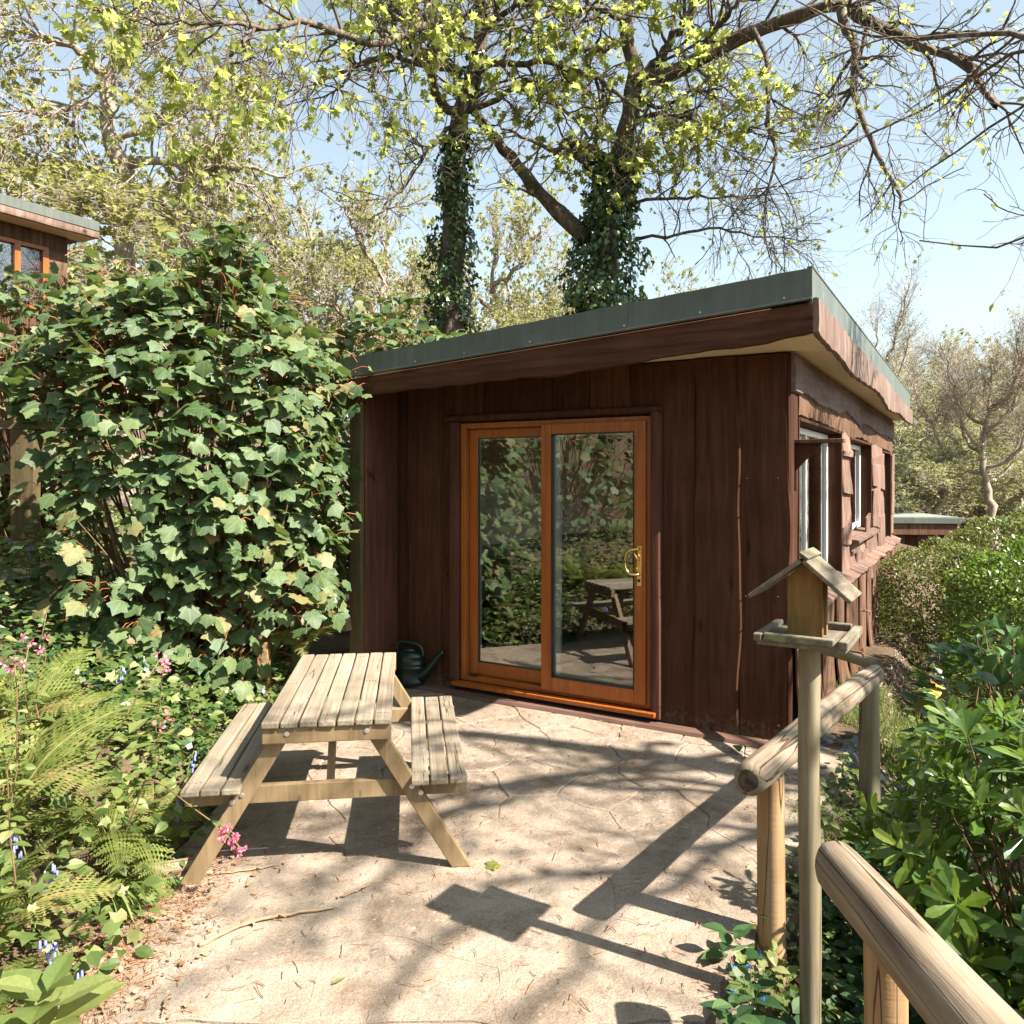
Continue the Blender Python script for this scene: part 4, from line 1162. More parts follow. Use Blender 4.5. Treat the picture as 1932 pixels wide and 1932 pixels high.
# ------------------------------------------------------------------ bird table
def build_bird_table():
    x, y = .978, 2.562
    t = thing('bird_table', 'wooden bird table with a pitched roof on a single post at the patio edge', 'bird table', (x, y, -.28), math.radians(-32))
    T = t
    o = log_mesh(1.50, .034, .032, 17, 14, rnd_end=False).build('post', M['log_pale'], T, 0, True)
    o.rotation_euler = (0, -math.pi/2, 0); o.location = (0, 0, .0)
    def Z(z): return z + .28
    m = MB(); m.box((-.135, -.145, Z(1.213)), (.135, .145, Z(1.233))); m.build('platform', M['bird_grey'], T, .004)
    for a, b in (((-.112, -.153, Z(1.229)), (.10, -.127, Z(1.253))), ((-.10, .122, Z(1.234)), (-.045, .147, Z(1.256))), ((.03, .122, Z(1.234)), (.11, .147, Z(1.258)))):
        m = MB(); m.box(a, b); m.build('rim_batten', M['bird_grey'], T, .004)
    for a, b in (((-.143, -.156, Z(1.226)), (-.117, .15, Z(1.25))), ((.113, -.158, Z(1.226)), (.141, .15, Z(1.252)))):
        m = MB(); m.box(a, b); m.build('rim_batten', M['bird_grey'], T, .004)
    m = MB(); zb, zt = Z(1.2335), Z(1.478)
    m.prism([(-.054, zb), (.054, zb), (.054, zt - .05), (0, zt), (-.054, zt - .05)], 1, -.075, -.057); m.build('front_panel', M['bird_wood'], T, .002)
    m = MB(); m.prism([(-.05, zb), (.05, zb), (.05, zt - .05), (0, zt), (-.05, zt - .05)], 1, .022, .04); m.build('rear_panel', M['bird_wood'], T, .002)
    m = MB(); m.box((-.020, -.056, zb), (.020, .021, zb + .03)); m.build('perch_block', M['bird_wood'], T, .002)
    for s, L_ in ((-1, .205), (1, .185)):
        an = math.radians(41 if s > 0 else 38)
        m = MB()
        Mx = Matrix.Translation((0, 0, Z(1.482))) @ Matrix.Rotation(s * an, 4, 'Y')
        m.box((0 if s > 0 else -L_, -.125, .0), (L_ if s > 0 else 0, .085, .014), Mx); m.build('roof_board', M['bird_grey'], T, .003)
    m = MB(); Mx = Matrix.Translation((0, 0, Z(1.4995))) @ Matrix.Rotation(.62, 4, 'Y'); m.box((-.014, -.127, -.002), (.02, .087, .010), Mx); m.build('ridge_batten', M['bird_grey'], T, .002)
    m = MB(); m.tube([(.135, -.05, Z(1.205)), (.165, -.05, Z(1.203)), (.172, -.05, Z(1.192))], np.full(3, .004), 6); m.build('hook', M['rust'], T)
build_bird_table()

# ------------------------------------------------------------------ rails beside the left bed
rl = thing('retaining_rail', 'brown timber rail running from the cabin corner post into the sycamore bush', 'rail', (-1.6, 6.0, 0))
m = MB(); Mx = Matrix.Translation((.27, .36, .56)) @ Matrix.Rotation(math.radians(-32+180), 4, 'Z') @ Matrix.Rotation(math.radians(8), 4, 'Y')
m.box((0, -.03, -.06), (1.25, .03, .06), Mx); m.build('rail', M['rail_brown'], rl, .005)
m = MB(); m.box((-.30, -.20, -.1), (-.22, -.12, .52)); m.build('post', M['log_tan'], rl, .006)
m = MB(); m.box((-.92, .26, .0), (-.85, .33, .62)); m.build('post', M['post_green'], rl, .006)

def terrace_rail():
    b = at(30, 870, 7.3)
    t = thing('terrace_handrail', 'timber handrail on a square post toned dark for shade beside the upper path on the left', 'handrail', (b[0], b[1], float(gz(b[0], b[1]))))
    z = EYE + 100/1470.7*7.3 - t.location.z
    m = MB(); m.box((-1.6, -.05, z - .05), (1.35, .05, z + .035)); m.build('rail', M['post_green'], t, .006)
    m = MB(); m.box((-.02, -.055, -.3), (.20, .055, z - .051)); m.build('post', M['post_green'], t, .006)  # darker timber colour stands in for shade on the post
terrace_rail()

# ------------------------------------------------------------------ neighbouring cabins
def upper_cabin():
    t = thing('upper_cabin', 'brown boarded cabin with orange framed windows high up behind the left bush', 'cabin', (-5.9, 9.0, 0), CAB_ROT)
    zt = 5.02
    def cl(a, b): return a
    # local frame: y = away along the wall, x = towards the viewer's right
    m = MB(); m.box((-4, -5.0, 1.2), (-.32, .9, zt - .22)); m.build('wall', M['dark_wall'], t)
    for k in range(8):
        z = zt - .20 - k*.215
        wboard('wall_board', M['board_side'], t, (-.318, 0, 0), V(0, 0, 1), V(0, 1, 0), V(1, 0, 0), z - .24, z, -5.0, .93, .03, (.012, .006), 900 + k, 24) if k < 1 or k > 4 else [wboard('wall_board', M['board_side'], t, (-.318, 0, 0), V(0, 0, 1), V(0, 1, 0), V(1, 0, 0), z - .24, z, a, b, .03, (.012, .006), 920 + k, 10) for a, b in ((-5.0, -.72), (.70, .93))]
    m = MB(); m.box((-4.2, -5.2, zt - .19), (.0, 1.15, zt - .02)); rf = m.build('roof', M['roof_felt'], t)
    m = MB(); m.box((.001, -5.2, zt - .12), (.03, 1.16, zt)); m.build('roof_trim', M['metal_trim'], rf, .004)
    wboard('fascia_board', M['fascia_side'], t, (.001, 0, 0), V(0, 0, 1), V(0, 1, 0), V(1, 0, 0), zt - .23, zt - .121, -5.2, 1.16, .028, (.015, .003), 941, 40)
    m = MB(); m.box((-.317, -5.2, zt - .215), (.0, 1.14, zt - .20)); m.build('soffit_board', M['soffit'], t)
    z0, z1 = zt - 1.20, zt - .40
    f = MB(); ends = (-.70, -.20, .325, .66)
    for q in ends: f.box((-.36, q - .035, z0), (-.275, q + .035, z1))
    for a, b in zip(ends, ends[1:]): f.box((-.36, a + .035, z0), (-.275, b - .035, z0 + .06)); f.box((-.36, a + .035, z1 - .05), (-.275, b - .035, z1))
    w = f.build('window', M['door_wood'], t, .004)
    for a, b in zip(ends, ends[1:]): MB().box((-.325, a + .036, z0 + .061), (-.32, b - .036, z1 - .051)).build('pane', M['mirror_glass'], w)
M['mirror_glass'] = glass_mat('sky_reflecting_glass', 2.5, .35)
upper_cabin()

def far_cabin(name, label, loc, rz, sx, sy, h, roofz):
    t = thing(name, label, 'cabin', loc, rz)
    m = MB(); m.box((-sx/2 + .3, -sy/2 + .3, -1.5), (sx/2 - .3, sy/2 - .3, h)); m.build('wall', M['board_front'], t)
    n = int(sx / .3)
    for k in range(n - 2):
        x = -sx/2 + .32 + k*.3
        wboard('wall_board', M['board_side'] if k % 3 else M['board_front'], t, (0, -sy/2 + .298, 0), V(1, 0, 0), V(0, 0, 1), V(0, -1, 0), x, x + .29, -.9, h - .01, .03, (.015, .015), 950 + k, 6)
    m = MB(); m.box((-sx/2, -sy/2, h), (sx/2, sy/2, h + .16)); rf = m.build('roof', M['metal_trim'], t, .01)
    m = MB(); m.box((-sx/2 + .05, -sy/2 + .05, h + .161), (sx/2 - .05, sy/2 - .05, h + .175)); m.build('roof_felt', M['roof_felt'], rf)
    m = MB(); m.box((-sx/2 + .06, -sy/2 + .06, h - .30), (sx/2 - .06, sy/2 - .06, h - .002)); m.build('fascia', M['board_side'], t, .01)
    return t
p = at(1735, 975, 21)
far_cabin('far_cabin', 'low flat roofed brown cabin beyond the hedge on the right', (p[0] - .35, 22.0, p[2] - 2.35), -.12, 2.5, 3.2, 2.2, 0)
p = at(1688, 942, 17)
far_cabin('far_cabin', 'grey edged flat roof peeping out just behind the far end of the cabin', (p[0] - 1.0, 17.6, p[2] - 2.3), CAB_ROT + .1, 2.3, 2.0, 2.15, 0)
# ------------------------------------------------------------------ shrubs
def shell_points(n, c, rad, ex, inner=.72, rs=R, zmin=-1.0):
    """points in the outer shell of a super-ellipsoid, with outward directions"""
    d = unit_sphere(int(n * 2.2), rs); d = d[d[:, 2] > zmin][:n]
    k = (np.abs(d[:, 0])**ex + np.abs(d[:, 1])**ex + np.abs(d[:, 2])**ex) ** (-1/ex)
    lump = 1 + .07*np.sin(d[:, 0]*6 + c[0]*3) * np.sin(d[:, 2]*7 + 1) + .05*np.sin(d[:, 0]*15 + d[:, 2]*11)
    r = (inner + (1 - inner) * rs.rand(len(d)) ** .6) * k * lump
    p = d * r[:, None] * np.asarray(rad)
    return p, nrm(d * k[:, None] / np.asarray(rad))

def stems_mesh(n, base, tops, r0, r1, P=7, sag=.12, sides=5, rs=R):
    base = np.asarray(base, float); tops = np.asarray(tops, float)
    t = np.linspace(0, 1, P)[None, :, None]
    mid = sag * rs.randn(len(tops), 1, 3)
    path = base[:, None] * (1 - t) + tops[:, None] * t + mid * np.sin(np.pi * t)
    rad = np.linspace(r0, r1, P)[None].repeat(len(tops), 0) * (.7 + .6 * rs.rand(len(tops), 1))
    return path, rad

def sycamore_bush(loc, rad, n, singles, label, group=None, seed=3, extra=None, size=(.07, .15), name='sycamore_bush', cut=None):
    rs = np.random.RandomState(seed)
    t = thing(name, label, 'bush', loc, 0, group)
    p, out = shell_points(n, loc, rad, 2.6, .70, rs, -.72)
    w_ = p / np.asarray(rad); p = p * (1 + .085*np.sin(w_[:, 0]*5.1 + 1.3*np.sin(w_[:, 2]*4) + loc[0]) * np.sin(w_[:, 2]*6.3 + w_[:, 1]*3))[:, None]
    p = p * (1 + .16 * (rs.rand(len(p)) < .06) * rs.rand(len(p)))[:, None]
    p[:, 2] += rad[2] * .80
    keep = p[:, 2] > .05
    if cut: keep &= ~cut(p + np.asarray(loc), rs)
    p, out = p[keep], out[keep]
    if extra is not None:
        q, qo = extra(rs); p = np.concatenate([p, q]); out = np.concatenate([out, qo])
    N = len(p)
    sd = np.array([SUN_DIR.x, SUN_DIR.y, SUN_DIR.z])
    up = nrm(out * .55 + V(0, 0, .72) + sd * .30 + .46 * rs.randn(N, 3))
    tip = nrm(out * .8 + V(.0, -.15, -.70) + .55 * rs.randn(N, 3))
    size_ = rs.uniform(*size, N)
    hi = p[:, 2] / (2 * rad[2])
    rnd = np.clip(rs.rand(N) * .86 + .16 * (rs.rand(N) < (.08 + .35 * np.clip(hi - .7, 0, 1))) * 1.0 + .05, 0, 1)
    size_ = np.where(rnd > .93, size_ * .62, size_)
    foliage(t, T_MAPLE if singles else T_LITE, p, tip, up, size_, rnd, M['sycamore'], singles, rest_tpls=T_LITE)
    # red stalks carry every leaf, twigs and stems inside
    L_ = rs.uniform(.08, .17, N)[:, None]
    inw = p - out * L_ * .8 - V(0, 0, .25) * L_ + .03 * rs.randn(N, 3)
    path = np.stack([p + tip * .015, (p + inw) / 2 + V(0, 0, .012), inw], 1)
    v, f = batch_tubes(path, np.full((N, 3), .0026), 3)
    o = obj('leaf_stalks', np_mesh('leaf_stalks', v, [f]), M['stem_red'], t); o['kind'] = 'stuff'
    k = rs.choice(N, min(N, 150), replace=False)
    b = V(0, 0, 0) + rs.randn(len(k), 3) * V(rad[0]*.2, rad[1]*.2, 0)
    path, r_ = stems_mesh(len(k), b, p[k] * .96, .016, .004, 7, .1, 5, rs)
    v, f = batch_tubes(path, r_, 5)
    o = obj('stems', np_mesh('stems', v, [f], None, True), M['stem'], t); o['kind'] = 'stuff'
    return t

def top_tufts(rs):
    """upright shoots breaking the outline of the big bush"""
    P_, O_ = [], []
    for x, y, z, n in ((-.75, 0, 3.05, 10), (.45, 0, 3.15, 9), (.85, .1, 2.85, 9), (-.15, .1, 3.45, 14), (.2, -.1, 3.25, 10), (-.55, 0, 3.2, 9), (.62, .1, 3.0, 10), (1.0, .25, 2.75, 10), (-1.0, .1, 2.95, 9), (1.22, .1, 2.3, 9), (-1.25, -.2, 2.3, 9), (-1.35, -.3, 1.9, 8)):
        q = V(x, y, z) + rs.randn(n, 3) * V(.09, .09, .16); P_.append(q); O_.append(nrm(rs.randn(n, 3) * V(1, 1, .3) + V(0, -.4, .2)))
    return np.concatenate(P_), np.concatenate(O_)

bz = float(gz(-2.5, 5.95))
sycamore_bush((-2.47, 6.0, bz - .25), (1.18, .95, 1.86), 5600, 300, 'big dense sycamore bush with red leaf stalks filling the space left of the cabin', None, 3, top_tufts, cut=lambda w, rs: ((w[:, 0] < -3.05) & (w[:, 2] < 2.25) & (rs.rand(len(w)) < .93)) | ((w[:, 0] > -1.78) & (w[:, 2] < .72)) | ((np.hypot((w[:, 0] + 2.62) / .16, (w[:, 2] - 1.3) / .34) < 1) & (w[:, 1] < 6.2) & (rs.rand(len(w)) < .85)))
sycamore_bush((-4.15, 3.1, float(gz(-4.1, 3.1)) - .1), (1.0, 1.3, 1.5), 1300, 0, 'sycamore bush on the left bank mirrored in the glass doors', None, 9)
sycamore_bush((-1.55, 9.5, .35), (1.35, .9, 1.92), 2600, 0, 'bright green sycamore thicket behind the left end of the cabin roof', None, 12)
sycamore_bush((-5.05, 8.0, 1.15), (.95, .8, 1.55), 1600, 0, 'sycamore bush on the upper terrace below the orange framed windows', None, 14)

def leafy_shrub(name, label, loc, rad, n, tpl, size, mat, singles=0, ex=2.3, inner=.6, seed=1, tipmix=(.7, .2), upmix=(.5, .8), stems=60, stemmat='stem', whorl=0, group=None, lowz=-.8, rndpow=1.0, stem_r=.012):
    rs = np.random.RandomState(seed)
    t = thing(name, label, 'shrub', loc, 0, group)
    p, out = shell_points(n, loc, rad, ex, inner, rs, lowz)
    p[:, 2] += rad[2] * .85
    kz = p[:, 2] > .03; p, out = p[kz], out[kz]
    ends = p
    if whorl:
        K = len(p); ax = nrm(out * .8 + V(0, 0, .55) + .3 * rs.randn(K, 3))
        a = np.repeat(ax, whorl, 0); N = K * whorl
        an = (np.tile(np.arange(whorl) * 2.4, K) + np.repeat(rs.rand(K) * 6.28, whorl))
        e1 = nrm(np.cross(a, V(.3, .2, .9))); e2 = np.cross(a, e1)
        rad_ = e1 * np.cos(an)[:, None] + e2 * np.sin(an)[:, None]
        lv = np.tile(np.linspace(0, 1, whorl), K)[:, None]
        tip = nrm(a * (.25 + .75 * lv) + rad_ * (1.0 - .45 * lv) + .12 * rs.randn(N, 3))
        up = nrm(a * 1.0 - rad_ * .45 * lv + .12 * rs.randn(N, 3) + V(0, 0, .25))
        pos = np.repeat(p, whorl, 0) + a * (lv - .8) * .06
        sz = np.repeat(rs.uniform(*size, K), whorl) * (1 - .32 * lv[:, 0]) * rs.uniform(.85, 1.1, N)
        rnd = np.clip(np.repeat(rs.rand(K), whorl) * .45 + .40 * lv[:, 0] + .2 * rs.rand(N) - .05, 0, 1)
    else:
        N = len(p); pos = p
        tip = nrm(out * tipmix[0] + V(0, 0, tipmix[1]) + .5 * rs.randn(N, 3))
        up = nrm(out * upmix[0] + V(0, 0, upmix[1]) + .35 * rs.randn(N, 3))
        sz = rs.uniform(*size, N); rnd = rs.rand(N) ** rndpow
    foliage(t, tpl, pos, tip, up, sz, rnd, mat, singles)
    k = rs.choice(len(ends), min(stems, len(ends)), replace=False)
    b = rs.randn(len(k), 3) * V(rad[0]*.25, rad[1]*.25, 0)
    path, r_ = stems_mesh(len(k), b, ends[k], stem_r, .003, 7, .07, 5, rs)
    v, f = batch_tubes(path, r_, 5)
    o = obj('stems', np_mesh('stems', v, [f], None, True), M[stemmat], t); o['kind'] = 'stuff'
    return t

def g0(x, y, d=0): return (x, y, float(gz(x, y)) + d)
sh = leafy_shrub('glossy_shrub', 'bright glossy evergreen shrub with whorled leaves beside the near log handrail', g0(2.06, 2.9, -.05), (.66, .60, .68), 300, [T_OBL], (.11, .165), M['glossy'], 300, 2.3, .55, 5, whorl=10, stems=70, stem_r=.007)
# green flower buds at the tip of one shoot
rs_ = np.random.RandomState(4); bm = MB()
for k in range(26):
    q = rs_.randn(3) * V(.022, .022, .016); q[2] = abs(q[2]); bm.lathe([(.001, 0), (.0035, .002), (.004, .005), (.0025, .009)], tuple(V(-.28, -.52, .42) + q), 6)
o = bm.build('flower_buds', M['stem_green'], sh); o['kind'] = 'stuff'
leafy_shrub('glossy_shrub', 'glossy evergreen shrub low in the far right corner behind the handrail', g0(2.3, 2.0, -.05), (.7, .6, .50), 170, [T_OBL], (.10, .14), M['glossy'], 0, 2.2, .55, 6, whorl=9, stem_r=.007)
leafy_shrub('broadleaf_shrub', 'dark broad leaved hydrangea shrub above the glossy shrub at the right edge', g0(3.18, 4.75), (.66, .6, .62), 620, [T_OVATE], (.085, .15), M['hydrangea'], 200, 2.3, .6, 7, (.8, -.1), (.5, .9))
leafy_shrub('hedge_shrub', 'pale yellowish clipped hedge shrub with bare reddish stems at the far end of the cabin', g0(5.02, 8.8, -.1), (.80, .85, .76), 15000, [T_OVATE], (.024, .045), M['hedge'], 0, 2.6, .84, 8, (.5, .2), (.9, .5), 90, 'stem', lowz=-.55, stem_r=.008)
leafy_shrub('hedge_shrub', 'dense green hedge shrub right of the pale clipped one', g0(4.75, 6.9, -.1), (.80, .75, .84), 13000, [T_OVATE], (.03, .055), M['glossy'], 0, 2.5, .82, 9, (.5, .2), (.9, .5), 80, lowz=-.6)
leafy_shrub('hedge_shrub', 'green hedge shrub at the right edge in front of the far trees', g0(6.6, 9.4, 0), (1.3, 1.0, .92), 14000, [T_OVATE], (.035, .06), M['hedge'], 0, 2.5, .84, 10, (.5, .2), (.9, .5), 80, lowz=-.5)

# ------------------------------------------------------------------ ferns
def frond_mesh(name, length, seed, droop, brown=0.0):
    rs = np.random.RandomState(seed)
    n = 26
    vs = []; tr = []; rn = []
    y = np.linspace(0, 1, n + 1)
    curve = lambda t: V(0, t * (1 - .18 * droop * t * t), -.62 * droop * t ** 2.2 + .10 * math.sin(t * 3))
    for i in range(3, n + 1):
        t = i / n
        c = curve(t); tan = nrm(curve(min(1, t + .02)) - curve(t - .02))
        L_ = .23 * math.sin(math.pi * min(1, (1.06 - t) ** .85)) * (1.0 if t > .2 else .75) + .012
        for s in (-1, 1):
            d = nrm(V(s * 1.0, .32, 0) + V(0, 0, -.25 + .2 * rs.randn()) * .6); w = tan
            m = 7
            base = len(vs)
            # pinna with toothed pinnules on both sides of its rib
            for k in range(m + 1):
                q = k / m; e = .046 * (1 - q) ** .7 + .003
                a = c + d * L_ * q + V(0, 0, -.05 * q * q)
                b = c + d * L_ * min(1, q + .07) + V(0, 0, -.05 * q * q)
                vs += [a, b + w * e, b - w * e]
                rn += [min(1, max(0, brown + .35 + .25 * rs.randn()))] * 3
            for k in range(m):
                o = base + k * 3
                tr += [(o, o + 3, o + 1), (o, o + 2, o + 3)]
    # rib
    bt, bf = batch_tubes(np.array([[curve(q) for q in np.linspace(0, 1, 12)]]), np.linspace(.007, .0015, 12)[None], 4)
    v, f = join_np([(np.array(vs), [np.array(tr)]), (bt, [bf])])
    me = np_mesh(name, v * length, f, np.concatenate([rn, np.full(len(bt), .95)]))
    me.materials.append(M['fern'])
    return me
FRONDS = [frond_mesh('frond', 1.0, 31 + k, d, b) for k, (d, b) in enumerate(((.7, 0), (.95, .05), (.5, .1), (.8, .45)))]

def fern(loc, n, length, lean, label, seed):
    rs = np.random.RandomState(seed)
    t = thing('fern', label, 'fern', loc, rs.rand() * 6.28, 'ferns in the left border')
    for k in range(n):
        o = bpy.data.objects.new('frond', FRONDS[k % 4 if k % 5 else 0]); COL.objects.link(o); o.parent = t
        L_ = length * rs.uniform(.75, 1.1)
        o.scale = (L_, L_, L_)
        o.rotation_euler = (math.radians(rs.uniform(*lean)), math.radians(rs.uniform(-25, 25)), k / n * 6.28 + rs.uniform(-.3, .3))
    return t
fern(g0(-2.1, 3.25), 11, .66, (55, 85), 'tallest pale fern at the left edge of the photo', 1)
fern(g0(-1.82, 2.72), 9, .48, (50, 80), 'fern among bluebells near the lower left edge', 2)
fern(g0(-1.78, 3.45), 8, .46, (30, 65), 'fern with browning fronds left of the picnic bench', 3)
fern(g0(-2.45, 3.9), 9, .62, (50, 80), 'fern standing behind the tallest pale fern', 4)
fern(g0(-1.98, 5.35), 7, .42, (20, 60), 'small fern under the sycamore bush behind the picnic table', 5)
fern(g0(-1.62, 2.36), 8, .38, (30, 65), 'low yellowing fern at the very front of the left border', 6)
fern((-1.62, 6.05, .42), 6, .36, (20, 60), 'dry brown fern on the rail beside the cabin corner', 7)

# ------------------------------------------------------------------ leafy border plants
def undergrowth(name, label, n, region, mat, tpl, size, hmax, seed, singles=0, stalk='stem_green', cat='undergrowth', zoff=0.0):
    rs = np.random.RandomState(seed)
    pts = region(rs, n)
    n = len(pts)
    h = hmax * rs.rand(n) ** 1.5
    p = np.column_stack([pts, gz(pts[:, 0], pts[:, 1]) + .01 + h + zoff])
    out = nrm(np.column_stack([rs.randn(n, 2), np.zeros(n)]))
    tip = nrm(out + V(0, 0, .15) + .3 * rs.randn(n, 3) + V(.15, -.25, -.15)); up = nrm(V(0.25, -.25, 1) + .45 * rs.randn(n, 3))
    o = obj(name, leaf_mesh(name, tpl, p, frames(tip, up), rs.uniform(*size, n), rs.rand(n), mat))
    tag(o, label, cat, None, 'stuff')
    return p
def bank(rs, n, x0=-4.6, x1=-1.36, y0=.6, y1=6.6):
    p = np.column_stack([rs.uniform(x0, x1, n * 2), rs.uniform(y0, y1, n * 2)])
    xl = -1.44 - .12 * np.clip(p[:, 1] - 3.4, 0, 3) + .10 * np.sin(p[:, 1] * 5) * (p[:, 1] < 3.3)
    near = rs.rand(len(p)) < np.where(p[:, 0] > -3.0, 1, .5)
    return p[(p[:, 0] < xl) & near][:n]
p_u = undergrowth('border_undergrowth', 'tangled pale green leaves covering the left bank', 7500, bank, M['undergrowth'], [T_OVATE, T_SMALL], (.035, .085), .34, 41)
undergrowth('border_ivy', 'dark ivy leaves under the sycamore bush and along the bank', 2600, lambda rs, n: bank(rs, n, -3.8, -1.5, 4.2, 6.9), M['ivy'], [T_IVY], (.04, .075), .35, 42)
undergrowth('terrace_undergrowth', 'leafy undergrowth on the terrace behind the sycamore bush', 4200, lambda rs, n: np.column_stack([rs.uniform(-7, -2.4, n), rs.uniform(6.0, 10.5, n)]), M['undergrowth'], [T_OVATE, T_SMALL], (.05, .11), .5, 47)
def right_bed(rs, n, x1=5.5, y0=1.2, y1=9):
    p = np.column_stack([rs.uniform(.6, x1, n * 2), rs.uniform(y0, y1, n * 2)])
    xr = .74 + .584 * (np.clip(p[:, 1], 2.5, None) - 2.5) + .10
    path = np.abs(p[:, 0] - (2.5 + .56 * (p[:, 1] - 5.4))) < .10 + .1 * np.sin(p[:, 1] * 3)
    cab = (p[:, 1] > 5.0) & (p[:, 0] < 1.95 + .593 * (p[:, 1] - 5.1) + .16)
    return p[(p[:, 0] > xr) & ~cab & ~(path & (p[:, 1] > 4.3))][:n]
undergrowth('garden_weeds', 'low green weeds and ground ivy covering the garden right of the patio', 5200, right_bed, M['undergrowth'], [T_SMALL, T_OVATE], (.02, .055), .14, 43)
undergrowth('garden_weeds', 'dark leafy weeds in the shade below the handrail and bird table', 3600, lambda rs, n: right_bed(rs, n, 2.3, 1.7, 4.6), M['alkanet'], [T_OVATE], (.04, .09), .20, 44)

undergrowth('garden_weeds', 'weeds growing along the broken patio edge by the fence', 900, lambda rs, n: (lambda y: np.column_stack([.70 + .584 * (y - 2.5) + rs.uniform(-.04, .3, n), y]))(rs.uniform(2.6, 4.9, n)), M['undergrowth'], [T_OVATE, T_SMALL], (.03, .065), .16, 48)
def grass_patch(name, label, n, cx, cy, rx, ry, L_, seed):
    rs = np.random.RandomState(seed)
    a = rs.rand(n) * 6.28; r = np.sqrt(rs.rand(n))
    x = cx + rx * r * np.cos(a); y = cy + ry * r * np.sin(a)
    p = np.column_stack([x, y, gz(x, y)])
    d = nrm(np.column_stack([rs.randn(n, 2) * .55, np.ones(n)]))
    tpl = (np.array([(-.018, 0, 0), (.018, 0, 0), (-.014, .5, .05), (.014, .5, .05), (0, .95, .28)]), [(2, 3, 4)], [(0, 1, 3, 2)])
    up = nrm(np.cross(d, nrm(rs.randn(n, 3))))
    o = obj(name, leaf_mesh(name, tpl, p, frames(d, up), rs.uniform(.5, 1.1, n) * L_, rs.rand(n), M['grass']))
    tag(o, label, 'grass', None, 'stuff')
grass_patch('grass', 'tufts of fine green grass behind the far fence post', 3600, 2.95, 5.9, .55, .8, .17, 51)
grass_patch('grass', 'sunlit grass growing between the fence and the glossy shrub', 2200, 1.75, 3.75, .4, .6, .13, 52)
grass_patch('grass', 'thin grass around the bird table post', 900, 1.25, 2.75, .35, .35, .10, 53)

def strap_tuft(loc, n, L_, label, seed, fall=(.9, -.4)):
    rs = np.random.RandomState(seed)
    t = thing('strap_leaf_tuft', label, 'plant', loc)
    for k in range(n):
        a = rs.uniform(-1.2, 1.2); d = V(math.cos(a) * fall[0] - math.sin(a) * .5, fall[1] + math.sin(a) * .6, 0); d = nrm(d)
        l = L_ * rs.uniform(.6, 1.1); w = rs.uniform(.004, .008)
        q = np.linspace(0, 1, 7)
        pth = np.array([d * l * s * .85 + V(0, 0, l * (1.0 * s - 1.15 * s * s)) for s in q]); pth[:, 2] = np.maximum(pth[:, 2], .008)
        sd = nrm(np.cross(d, V(0, 0, 1)))
        ww = w * (1 - q ** 3)
        vs = np.concatenate([pth - sd * ww[:, None], pth + sd * ww[:, None] + V(0, 0, .002)])
        me = np_mesh('strap_leaf', vs, [np.array([(i, i+1, 7+i+1, 7+i) for i in range(6)])], np.full(14, rs.uniform(.5, 1))); me.materials.append(M['grass'])
        obj('strap_leaf', me, None, t)
strap_tuft((-1.62, 3.12, .06), 34, .34, 'flopped tuft of strap shaped leaves at the left edge of the patio', 61)

# one stalk with paired leaves and a flower head at the top
LEAFM = {}
def leaf_proto(tpl, key, mat, r):
    k = (key, mat.name, r)
    if k not in LEAFM:
        tv, f3, f4 = tpl
        me = np_mesh('leaf', tv, [np.array(f) for f in (f3, f4) if len(f)], np.full(len(tv), r)); me.materials.append(mat); LEAFM[k] = me
    return LEAFM[k]
def put_leaf(parent, tpl, key, mat, pos, tip, up, size, r):
    o = bpy.data.objects.new('leaf', leaf_proto(tpl, key, mat, round(float(r) * 5) / 5)); COL.objects.link(o); o.parent = parent
    fr = frames(V(*tip), V(*up)); m = Matrix.Identity(4)
    for a in range(3):
        for b in range(3): m[a][b] = fr[a][b] * size
        m[a][3] = pos[a]
    o.matrix_local = m
    return o
def petals(n, c, r, seed, L_=.012, drop=-.1):
    rs = np.random.RandomState(seed)
    pos = np.repeat(np.asarray(c, float), n, 0); N = len(pos)
    tip = nrm(rs.randn(N, 3) + V(0, 0, drop)); up = nrm(rs.randn(N, 3))
    return pos + tip * r, tip, up, np.full(N, L_), rs.rand(N)

def campion(loc, h, lean, label, seed, flowers=True, leaf=(.055, .10), group='pink campions in the left border'):
    rs = np.random.RandomState(seed)
    t = thing('campion', label, 'plant', loc, 0, group)
    q = np.linspace(0, 1, 9)
    pth = np.column_stack([lean[0] * q ** 1.6, lean[1] * q ** 1.6, h * q]) + .012 * rs.randn(9, 3)
    m = MB(); m.tube(pth, np.linspace(.0042, .002, 9), 6); m.build('stalk', M['stem_pink'], t, 0, True)
    n = int(h / .065)
    for k in range(1, n + 1):
        s = k / (n + 1); j = int(s * 8); c = pth[j] + (pth[min(8, j+1)] - pth[j]) * (s * 8 - j)
        a = k * 1.57 + rs.uniform(-.3, .3)
        for z in (0, math.pi):
            d = V(math.cos(a + z), math.sin(a + z), .15 - .35 * (1 - s))
            put_leaf(t, T_OVATE, 'ov', M['undergrowth'], c, d, (0, 0, 1), rs.uniform(*leaf) * (1.15 - .55 * s), rs.uniform(.3, 1))
    if flowers:
        cs = pth[-1] + rs.randn(5, 3) * V(.022, .022, .016)
        pos, tip, up, sz, rn = petals(7, cs, .003, seed + 1, .017)
        o = obj('flower_head', leaf_mesh('flower_head', [T_DIA], pos, frames(tip, up), sz, rn, M['pink_petal']), None, t); o['kind'] = 'stuff'
    return t
campion(g0(-1.78, 2.78), 1.05, (.05, -.05), 'tallest pink campion at the left edge of the photo', 71)
campion(g0(-1.92, 2.95), .95, (.16, -.1), 'pink campion leaning right beside the tallest one', 72)
campion(g0(-2.02, 3.1), .8, (-.1, -.05), 'pink campion leaning out of the left edge of the photo', 73, False)
